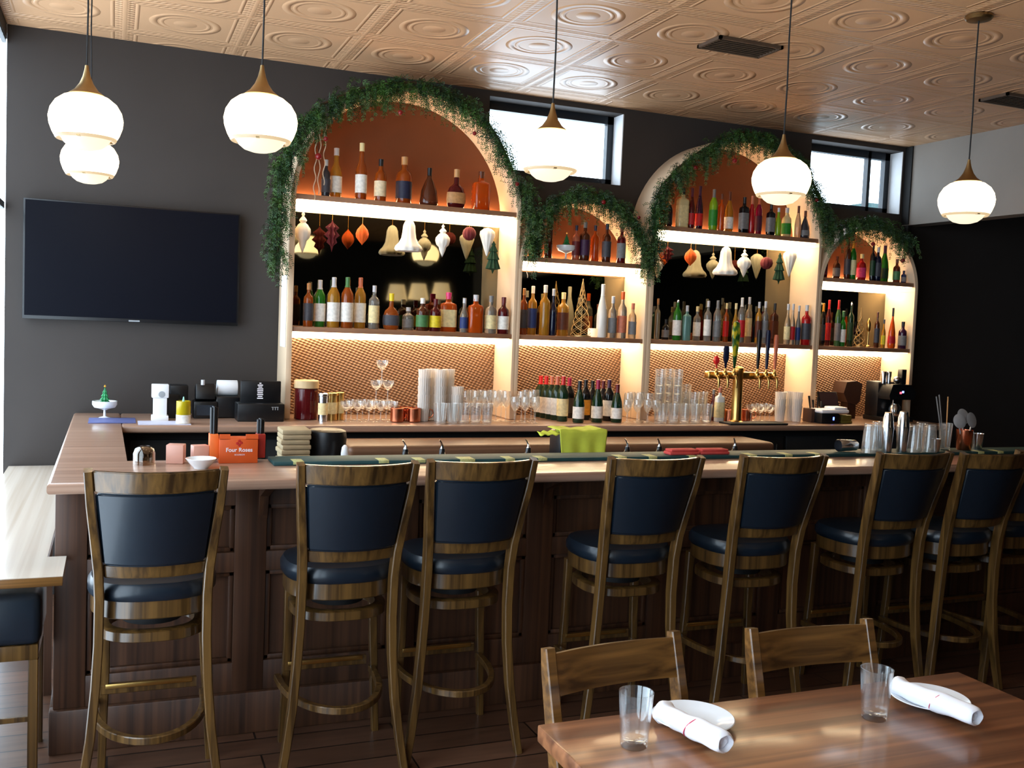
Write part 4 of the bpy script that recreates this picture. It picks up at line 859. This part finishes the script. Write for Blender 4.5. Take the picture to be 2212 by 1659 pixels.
#@@PART4
# ------------------------------------------------------------------ paper ornaments hanging below the upper shelves
def pap(c): return mat('honeycomb_paper_'+c, srgb(*COL[c]), .8, var=.04)
OP = {'bell': ([(0, 1), (.12, .99), (.30, .93), (.42, .80), (.46, .6), (.52, .42), (.70, .26), (.92, .16), (1, .07), (.9, .0), (0, .02)], 10, .06),
      'finial': ([(0, 1), (.10, .97), (.22, .93), (.12, .88), (.34, .83), (.5, .78), (.3, .73), (.6, .68), (.95, .58), (1, .50), (.85, .38), (.5, .30), (.42, .22), (.2, .10), (0, 0)], 10, .05),
      'onion': ([(0, 1), (.10, .94), (.35, .86), (.8, .70), (1, .52), (.92, .36), (.55, .20), (.18, .08), (0, 0)], 10, .06),
      'cone': ([(0, 1), (.5, .96), (.95, .86), (1, .74), (.72, .52), (.42, .28), (.15, .08), (0, 0)], 10, .06),
      'star': ([(0, 1), (.15, .9), (.9, .75), (.5, .66), (1, .52), (.5, .42), (.7, .30), (.2, .2), (0, 0)], 8, .35),
      'tree': ([(0, 1), (.3, .88), (.2, .86), (.6, .68), (.4, .66), (.85, .44), (.6, .42), (1, .16), (.2, .12), (0, 0)], 10, .12),
      'ball': ([(0, 1), (.5, .94), (.87, .75), (1, .5), (.87, .25), (.5, .06), (0, 0)], 10, .07)}
ORN = [(0, [(655, 456, 548, 34, 'finial', 'white', 'white finial'), (718, 474, 545, 26, 'star', 'dred', 'dark red spiky'), (783, 482, 530, 27, 'onion', 'orange', 'orange onion-shaped'), (884, 474, 543, 58, 'bell', 'white', 'big white bell'),
            (957, 484, 556, 32, 'finial', 'white', 'white pointed finial'), (1014, 490, 520, 28, 'ball', 'dred', 'dark red ball'), (1053, 492, 555, 33, 'cone', 'white', 'white cone'), (1066, 520, 592, 30, 'tree', 'dgreen', 'dark green tree')]),
       (2, [(1421, 548, 602, 22, 'finial', 'white', 'white finial'), (1442, 530, 570, 22, 'star', 'dred', 'dark red spiky'), (1492, 535, 575, 25, 'onion', 'orange', 'orange onion-shaped'), (1568, 532, 594, 52, 'bell', 'white', 'big white bell'),
            (1608, 538, 600, 30, 'finial', 'white', 'white pointed finial'), (1656, 555, 582, 26, 'ball', 'dred', 'dark red ball'), (1684, 545, 615, 24, 'tree', 'dgreen', 'dark green tree'), (1706, 540, 600, 28, 'cone', 'white', 'white cone')])]
for ui, L in ORN:
    zh = UNITS[ui][6]-.036
    for px, yt, yb_, w, kd, c, wd_ in L:
        Y = 6.02 if kd != 'tree' else 6.0
        a, b = at(px, yt, Y=Y), at(px-.02*(yb_-yt), yb_, Y=Y); h = min(a.z, zh-.004)-b.z; r = w*zc(a)/(2*F)
        X = min(max((a.x+b.x)/2, UNITS[ui][1]+r+.004), UNITS[ui][2]-r-.006)
        t = thing('paper_ornament', f'{wd_} paper ornament hanging in the {ARN[ui]}', 'ornament', (X, Y, b.z), random.uniform(0, 1), f'paper ornaments in the {ARN[ui]}')
        pr, fl, fa = OP[kd]
        MB().lathe([(q*r, z_*h) for q, z_ in reversed(pr)], seg=40, flute=(fl, fa)).build('paper_body', pap(c), t, ang=60)
        MB().tube([(0, 0, h*.97), (0, 0, zh-b.z)], .0012, seg=5).build('string', bcap('gold'), t)

# ------------------------------------------------------------------ garlands
def garland(path, label, drop, dens, side=.05, strands=()):
    P3 = [at(x, y, Y=YS-.03) for x, y in path]
    t = thing('garland', label, 'garland', tuple(P3[len(P3)//2]), group='cedar garlands over the arches'); O = Vector(t.location)
    cum = [0]
    for a, b in zip(P3, P3[1:]): cum.append(cum[-1]+(b-a).length)
    def pt(s_):
        for i in range(len(cum)-1):
            if s_ <= cum[i+1]: return P3[i].lerp(P3[i+1], (s_-cum[i])/(cum[i+1]-cum[i])), (P3[i+1]-P3[i]).normalized()
        return P3[-1].copy(), (P3[-1]-P3[-2]).normalized()
    def fol(name, m, n, ln):
        mb = MB(); V = mb.bm.verts.new
        for k in range(n):
            s_ = random.uniform(0, cum[-1]); p, tg = pt(s_)
            p = p+Vector((random.uniform(-side, side)*.6, random.uniform(-.03, .02), random.uniform(-side, side)*.6))
            d = Vector((random.uniform(-.8, .8), random.uniform(-.7, .1), random.uniform(-.6, .35)))+tg*random.uniform(-.5, .5); d.normalize()
            L_ = random.uniform(.5, 1)*ln; steps = max(5, int(L_/.011)); step = L_/steps
            for i in range(steps):
                d = (d+Vector((0, 0, -.34*drop))).normalized(); q = p+d*step
                if q.y > YS-.006: q.y = YS-.006
                if q.z > ZC-.02: q.z = ZC-.02
                w = d.cross(Vector((random.uniform(-1, 1), random.uniform(-1, 1), random.uniform(-1, 1)))).normalized()
                for sg_ in (1, -1):
                    nd = (d*.75+w*sg_*.75).normalized(); ll = random.uniform(.018, .032)*(1-.4*i/steps); e = nd*ll; bb = d.cross(nd).normalized().cross(nd)*.0028
                    base = p-O; tip = base+e
                    if tip.y+O.y > YS-.003: tip.y = YS-.003-O.y
                    m1 = base+e*.45
                    mb.bm.faces.new((V(base), V(m1+bb), V(tip), V(m1-bb)))
                p = q
        return mb.build(name, m, t, smooth=False)
    n = int(cum[-1]*dens)
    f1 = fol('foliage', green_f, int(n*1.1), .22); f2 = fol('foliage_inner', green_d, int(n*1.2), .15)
    mb = MB(); pts = [p-O for p in P3]; mb.tube(pts, .008, seg=6); mb.build('branch', mat('twig_brown', srgb(60, 44, 24), .8), t)
    for px, y0, y1 in strands:
        a, b = at(px, y0, Y=YS-.05)-O, at(px-.04*(y1-y0), y1, Y=YS-.05)-O
        MB().tube([a.lerp(b, i/24)+Vector((.006*math.sin(i*.9), .006*math.cos(i*.9), 0)) for i in range(25)], .003, seg=5).build('icicle_strand', mat('pale_icicle_strand', srgb(206, 186, 160), .4, trans=.3), t)
    return t
garland([(601, 560), (598, 500), (604, 430), (611, 370), (624, 312), (650, 262), (700, 224), (760, 196), (830, 180), (900, 178), (960, 194), (1010, 220), (1050, 258), (1083, 312), (1108, 372)],
        'green cedar garland draped over the tallest left arch, hanging down its left side', 1.0, 150, .05, ((694, 250, 420), (704, 262, 400), (684, 290, 432)))
garland([(1128, 390), (1146, 430), (1150, 480), (1147, 530), (1160, 462), (1200, 426), (1250, 410), (1300, 418), (1345, 446), (1375, 486), (1394, 530), (1400, 575)],
        'green cedar garland over the low arch between the two tall arches', .9, 150, .05, ((1142, 500, 600),))
garland([(1410, 560), (1412, 500), (1414, 450), (1428, 404), (1462, 364), (1512, 328), (1562, 296), (1612, 284), (1662, 298), (1710, 328), (1738, 360), (1758, 400), (1782, 450), (1794, 500)],
        'green cedar garland over the second tall arch above the beer taps', .9, 140, .045)
garland([(1800, 498), (1812, 488), (1845, 476), (1882, 472), (1920, 486), (1945, 506), (1962, 530)], 'green cedar garland over the low arch at the far right end', .8, 150, .04)
# green tufts that stick up between the arches
for i, (px, py, dz, lab, kd_, cr, cat_) in enumerate(((865, 243, .06, 'dark red bauble hanging at the top of the tallest left arch', 'b', .016, ''), (1025, 288, .05, 'dark red bauble on the right shoulder of the tallest left arch', 'b', .013, ''), (704, 300, .06, 'dark red bauble at the upper left inside the tallest left arch', 'b', .016, ''),
       (688, 338, .09, 'bright red bauble above the dark bottle in the tallest left arch', 'b', .02, ''), (1117, 397, .03, 'dark red bauble where the tallest left arch meets the window', 'b', .014, ''), (1303, 437, .04, 'dark brown bauble hanging on the first low arch', 'b', .018, ''), (1380, 470, .03, 'small dark red bauble low on the right of the first low arch', 'b', .012, ''),
       (1502, 362, .04, 'dark bauble at the upper left inside the second tall arch', 'b', .016, ''), (1587, 347, .06, 'bright red bauble at the top of the second tall arch', 'b', .018, ''), (1764, 432, .04, 'dark red bauble at the right side of the second tall arch', 'b', .015, ''), (1886, 527, .05, 'dark bauble at the top of the last low arch', 'b', .016, ''), (1950, 563, .04, 'dark red bauble at the right side of the last low arch', 'b', .018, ''))):
    p = at(px, py, Y=YS-.065); t = thing('bauble', lab, 'ornament', tuple(p), group='small baubles on the garlands')
    MB().lathe([(cr*math.sin(PI*k/12), -cr*math.cos(PI*k/12)) for k in range(13)], seg=20).build('ball', redb, t)
    MB().tube([(0, 0, cr*.9), (0, .02, cr+dz)], .0015, seg=5).build('string', blackm, t)

# ------------------------------------------------------------------ wire trees and small table decorations on the lower shelves
def wire_tree(px, pt_, w, label):
    Y = 6.0; a = at(px, pt_, Y=Y); r = w*zc(a)/(2*F); h = a.z-SHZ-.001
    t = thing('wire_tree', label, 'ornament', (a.x, Y, SHZ+.0005), group='glittering wire cone trees')
    mb = MB()
    for sgn in (1, -1):
        for j in range(5):
            pts = [(r*(1-u)*math.cos(sgn*u*9+j*1.256), r*(1-u)*math.sin(sgn*u*9+j*1.256), .01+u*(h-.02)) for u in [k/36 for k in range(37)]]
            mb.tube(pts, .0018, seg=4)
    mb.build('wire_cone', mat('champagne_wire', srgb(170, 140, 92), .4, metal=.6), t)
    MB().lathe([(0, 0), (r, 0), (r, .008), (0, .01)], seg=24).build('base', mat('champagne_wire', srgb(170, 140, 92), .4, metal=.6), t)
    MB().tube([(0, 0, .005), (0, 0, h)], .003, seg=6).build('stem', mat('champagne_wire', srgb(170, 140, 92), .4, metal=.6), t)
wire_tree(1260, 602, 46, 'glittering wire cone tree standing among the bottles of the first low arch')
wire_tree(1861, 664, 26, 'small glittering wire cone tree in the last low arch')
xg = at(1281, 700, Y=5.97).x
single(MB().lathe([(0, .001), (.03, .001), (.034, .01), (.034, .06), (.031, .06), (.03, .012), (0, .012)], seg=24), 'candle_holder', emit('candle_lit_amber_glass', (1.0, .55, .2, 1), .9), (xg, 5.97, SHZ+.0005), 'small glowing amber candle holder right of the large wire tree', 'candle')
xg = at(1877, 700, Y=5.96).x
single(MB().lathe([(0, .001), (.022, .001), (.02, .01), (.006, .02), (.006, .12), (.014, .13), (.016, .19), (.006, .21), (0, .23)], seg=20), 'candlestick', brass, (xg, 5.96, SHZ+.0005), 'slim metallic candlestick right of the small wire tree', 'candlestick')

# ------------------------------------------------------------------ things on the bar
zb_ = ZT+.0005
ZM = ZT+.017
t = thing('service_mat', 'long dark green bar mat with cream patches along the inner bar edge', 'mat', (2.9, 4.17, ZT))
teal = mat('dark_teal_rubber', srgb(22, 62, 64), .6, var=.1)
MB().box(-2.28, 2.4, -.085, .085, .0005, ZM-ZT, bev=.003).build('mat', teal, t)
for px in (645, 829, 908, 1010, 1102, 1172, 1344, 1410, 1496, 1626, 1703, 1767, 2118, 2160):
    p = at(px, 990 if px < 1000 else 978, Y=4.09); w = .045 if px != 1010 else .07
    MB().box(p.x-2.9-w/2, p.x-2.9+w/2, -.087, -.01, ZM-ZT-.012, ZM-ZT+.0008, bev=.0005).build('cream_patch', mat('cream_green_print', srgb(170, 176, 120), .6, var=.2, sc=120), t)
# bottle caddy box with lettering
p = at(515, 1001, Z=ZT); orange_m = mat('orange_card', srgb(206, 84, 30), .5, var=.03); dro = mat('deep_red_card', srgb(150, 34, 22), .5, var=.03)
t = thing('bar_caddy', 'orange lettered cardboard bar caddy holding black straws on the bar', 'caddy', (p.x, p.y+.045, ZT), .0)
MB().box(-.078, .078, -.045, .045, .0005, .104, bev=.002).box(-.078, -.035, -.045, -.040, .10, .122).box(.028, .078, -.045, -.040, .10, .122).build('box', orange_m, t)
MB().box(-.114, -.0785, -.02, .045, .018, .118, bev=.002).build('left_pocket', mat('bright_orange_card', srgb(224, 108, 44), .5, var=.03), t)
MB().box(.0785, .112, -.02, .045, .018, .118, bev=.002).build('right_pocket', dro, t)
whp = mat('white_lettering', srgb(235, 225, 230), .6, var=0)
text_mesh('Four Roses', 'lettering', .0235, whp, t, (.002, -.0458, .056), bold=.0004)
text_mesh('BOURBON', 'lettering', .0085, whp, t, (.004, -.0458, .036))
mb = MB()
for dx, dz in ((-.008, 0), (.008, .002), (0, .010), (.0, -.007)): mb.lathe([(0, 0), (.0062, 0), (.005, .0012), (0, .0015)], seg=10, flute=(5, .2), tilt=Matrix.Rotation(PI/2, 3, 'X'), o=(dx+.002, -.0452, .084+dz))
mb.build('rose_emblem', mat('rose_red_print', srgb(176, 30, 24), .6), t)
for sx, zz in ((-.096, .232), (.095, .182)):
    for dx, dy in ((-.009, 0), (.009, .004), (0, .016), (0, -.006)): MB().tube([(sx+dx, .012+dy, .03), (sx+dx*1.15, .012+dy*1.2, zz-.004*abs(dx)*100)], .0062, seg=8).build('straw_bundle', blackp, t)
# rosy boxes, bowl, upturned glass
rose = mat('rose_gold_card', srgb(206, 138, 118), .35, var=.04, metal=.2)
rose = mat('rose_gold_card2', srgb(212, 158, 140), .4, var=.04)
p = at(376, 1001, Z=ZT); single(MB().box(-.034, .034, 0, .06, .0005, .078, bev=.003), 'gift_box', rose, (p.x, p.y-.02, ZT), 'rose gold box standing left of the white bowl on the bar', 'box', 'rose gold boxes on the bar', rot=-.25)
p = at(432, 995, Z=ZT); single(MB().box(-.032, .032, 0, .05, .0005, .072, bev=.003), 'gift_box', rose, (p.x, 4.20, ZT), 'rose gold box right behind the white bowl on the bar', 'box', 'rose gold boxes on the bar', rot=.2)
p = at(432, 1008, Z=ZT); single(MB().lathe([(0, 0), (.028, 0), (.03, .004), (.045, .02), (.060, .04), (.0585, .041), (.043, .023), (.025, .006), (0, .005)], seg=32), 'bowl', china, (p.x, 4.06, zb_), 'small white china bowl in front of the rose gold boxes', 'bowl')
p = at(311, 1000, Z=ZT); single(MB().lathe([(.043, 0), (.043, .045), (.036, .064), (.02, .074), (0, .076), (0, .073), (.02, .071), (.034, .062), (.041, .045), (.041, 0)], seg=32), 'upturned_glass', clear_glass('smoky_glass', (.75, .66, .56, 1), .8), (p.x, 4.19, zb_), 'domed smoky glass turned upside down near the bar corner', 'glass')
# under-bar station, items standing on it
ub = MB().box(.35, 5.2, 4.40, 4.80, 0, .985, bev=.004).build('underbar_station', blackm); tag(ub, 'black under-bar work station behind the bar top', 'cabinet')
ZU = .9855
linen = mat('tan_linen', srgb(176, 156, 122), .8); src = None
for k in range(8):
    if src is None: src = MB().box(-.066, .066, -.08, .08, 0, .0225, bev=.006, seg=2).build('folded_linen', linen); o = src
    else: o = src.copy(); C.objects.link(o)
    o.location = (.782+random.uniform(-.004, .004), 4.58, ZU+.0005+k*.0232); o.rotation_euler = (0, 0, random.uniform(-.04, .04))
    tag(o, 'folded tan linen cloth in the stack behind the bar', 'cloth', 'stack of folded tan linen')
xw = at(705, 960, Y=4.62).x; single(MB().lathe([(0, 0), (.085, 0), (.095, .14), (.09, .168), (.075, .175), (0, .175)], seg=28), 'black_tub', blackp, (xw, 4.62, ZU), 'black rounded tub beside the tan linen stack', 'tub')
xw = at(737, 980, Y=4.5).x; single(MB().lathe([(0, 0), (.016, 0), (.018, .08), (.014, .108), (.006, .118), (0, .12)], seg=20), 'squeeze_bottle', white, (xw+.01, 4.47, ZU), 'small white squeeze bottle in front of the black tub', 'bottle')
for i, px in enumerate((876, 955, 1141, 1355, 1424, 1587)):
    xw = at(px, 970, Y=4.56).x; t = thing('well_bottle', f'dark well bottle with steel pourer, {ORD[i]} from left behind the bar', 'bottle', (xw, 4.56, ZU), random.uniform(-.5, .5), 'well bottles behind the bar')
    MB().lathe([(0, 0), (.035, 0), (.037, .01), (.036, .04), (.016, .06), (.013, .085), (0, .085)], seg=20).build('glass_body', bglass('black'), t)
    MB().tube([(0, 0, .084), (0, 0, .10), (-.006, 0, .115), (-.016, 0, .128)], [.010, .006, .004, .003], seg=8).build('pour_spout', chrome, t)
# lime green cloth draped over a bin
x0_, x1_ = at(1206, 960, Y=4.42).x, at(1309, 960, Y=4.42).x
tag(MB().box(x0_+.012, x1_-.012, 4.425, 4.56, ZU, 1.168, bev=.01).build('ice_bin', blackp), 'dark bin hidden under the lime green cloth', 'bin')
def cl(u, v):   # u along x, v from back top over the front edge and down
    x = x0_+(x1_-x0_)*u
    if v < .35: y = 4.56-.145*(v/.35); z = 1.176+.004*math.sin(u*9)
    else:
        q = (v-.35)/.65; y = 4.412-.010*q+.006*math.sin(u*17+1)*q; z = 1.176-(.150+.012*math.sin(u*5))*q; x = x+(.5-u)*.035*q
    z += .006*math.sin(u*23)*(.3 if v < .35 else .1)
    return (x, y, z)
mb = MB().grid(cl, 40, 26)
xt = at(1168, 935, Y=4.42).x
mb.grid(lambda u, v: (x0_+.03-(x0_+.03-xt)*u, 4.47-.05*v+.004*math.sin(u*12), 1.176-.004-u*.012-v*.02*(1-.5*u)+.004*math.sin(u*20+v*4)), 16, 6)
o = mb.build('bar_cloth', mat('lime_green_cloth', srgb(196, 206, 70), .85, var=.08)); sm = o.modifiers.new('solid', 'SOLIDIFY'); sm.thickness = .003; sm.offset = 1
tag(o, 'lime green cloth draped over a bin behind the bar', 'cloth')
redc = mat('coral_red_cloth', srgb(196, 70, 66), .8)
for px, lab in ((1476, 'left'), (1541, 'right')):
    p = at(px, 978, Y=4.13); single(MB().box(-.085, .085, -.035, .035, 0, .016, bev=.006, seg=2).box(-.075, .08, -.03, .035, .016, .027, bev=.004), 'folded_cloth', redc, (p.x, 4.145, ZM+ZT-ZT), f'folded red cloth on the green mat, {lab} one of the two', 'cloth', 'folded red cloths on the bar mat')
# steel tins, glasses and tools at the right end of the bar
def onmat(px, y=4.16): return at(px, 965, Y=y).x
x = onmat(1829); t = thing('mixing_tin', 'steel mixing tin lying on its side on the bar mat', 'tin', (x, 4.16, ZM+.034))
MB().lathe([(0, -.06), (.026, -.06), (.028, -.057), (.033, .055), (.031, .058), (.026, -.05), (0, -.05)], seg=28, tilt=Matrix.Rotation(-PI/2, 3, 'Y')).build('tin', chrome, t)
for i, (px, y, h, r) in enumerate(((1915, 4.13, .215, .033), (1948, 4.13, .22, .036))):
    t = thing('cocktail_shaker', f'tall steel cocktail shaker, {("left", "right")[i]} one of the pair on the bar', 'shaker', (onmat(px, y), y, ZM+.0005), group='tall cocktail shakers on the bar')
    MB().lathe([(0, 0), (r*.78, 0), (r*.8, .004), (r, h*.62), (r*.98, h*.64), (0, h*.64)], seg=28).build('body', chrome, t)
    MB().lathe([(r*.96, h*.635), (r*.9, h*.70), (r*.80, h*.86), (r*.66, h*.93), (r*.62, h*.985), (r*.5, h), (0, h)], seg=28).build('top_tin', chrome, t)
put('pint_glass', onmat(1880, 4.11), 4.115, ZM, 'upturned pint glass, leftmost of the glasses beside the tall shakers', 'glass', 'upturned glasses at the right end of the bar', up=False, sc=1.05)
put('pint_glass', onmat(1896, 4.2), 4.205, ZM, 'upturned pint glass just left of the two tall shakers', 'glass', 'upturned glasses at the right end of the bar', up=False, sc=1.05)
for i, (px, y) in enumerate(((1974, 4.12), (1990, 4.21), (2007, 4.12))): put('pint_glass', onmat(px, y), y, ZM, 'upturned pint glass in the row right of the two tall shakers', 'glass', 'upturned pint glasses right of the shakers', up=False, sc=1.02)
put('jigger_cup', onmat(2022, 4.11), 4.115, ZM+.0003, 'small steel jigger right of the upturned pint glasses', 'jigger', None, sc=.72)
x = onmat(2040, 4.19); t = thing('straw_glass', 'tall glass holding long straws at the right end of the bar', 'glass', (x, 4.19, ZM))
MB().lathe(tumbler(.15, .03, .038), seg=24).build('glass', GL, t)
for dx, dx2, zz, c in ((-.01, -.075, .30, 'grey'), (-.004, -.055, .31, 'grey'), (.01, .012, .30, 'tan')): MB().tube([(dx, 0, .014), (dx2, .01, zz)], .0035, seg=6).build('straw', bcap(c), t)
x = onmat(2082, 4.17); t = thing('tool_cup', 'copper cup crammed with steel strainers and spoons at the right end', 'cup', (x, 4.17, ZM))
MB().lathe([(0, 0), (.036, 0), (.04, .006), (.046, .115), (.044, .115), (.038, .01), (0, .008)], seg=28).build('cup', copper, t)
for k, (dx, dy, zz, ry, rr) in enumerate(((-.055, -.01, .165, -.5, .042), (-.01, .01, .19, .1, .045), (.045, 0, .17, .6, .045))):
    MB().lathe([(0, -.003), (rr*.8, -.003), (rr, .0), (rr*.8, .003), (0, .003)], seg=24, tilt=Matrix.Rotation(ry, 3, 'Y') @ Matrix.Rotation(PI/2-.3, 3, 'X'), o=(dx, dy, zz)).tube([(dx, dy, zz-.03), (dx*.3, dy*.5, .02)], .004, seg=6).build('strainer', mat('brushed_steel', srgb(196, 200, 206), .45, metal=.6), t)
x = onmat(2110, 4.2); put('jigger_cup', x, 4.2, ZM+.0003, 'steel jigger cup right of the copper tool cup', 'jigger', None, sc=.9)

# ------------------------------------------------------------------ shaded lamps at the rear of the room (seen in the mirror)
shade_m = emit('warm_fabric_shade', (1.0, .74, .42, 1), 2.2)
first = None
for i, (px, py) in enumerate(((858, 660), (905, 650), (955, 637))):
    p = at(px, py, Y=2*6.2+2.2)
    x, z = p.x, 2.42+.03*i
    if first is None:
        t = thing('shaded_pendant', '', 'lamp', (x, -2.2, z), group='shaded pendant lamps at the rear of the room'); first = t
        MB().lathe([(.11, 0), (.16, -.24), (.155, -.24), (.105, -.002), (.11, 0)], seg=32).build('lamp_shade', shade_m, t)
        MB().tube([(0, 0, -.05), (0, 0, ZC-z)], .004, seg=6).build('cord', blackm, t)
        MB().tube([(-.108, 0, -.003), (.108, 0, -.003)], .003, seg=5).build('spider', brassd, t)
    else: t = dup(first, (x, -2.2, z))
    t['label'] = f'warm shaded pendant lamp at the room rear seen in the mirror, {("left", "middle", "right")[i]} of three'
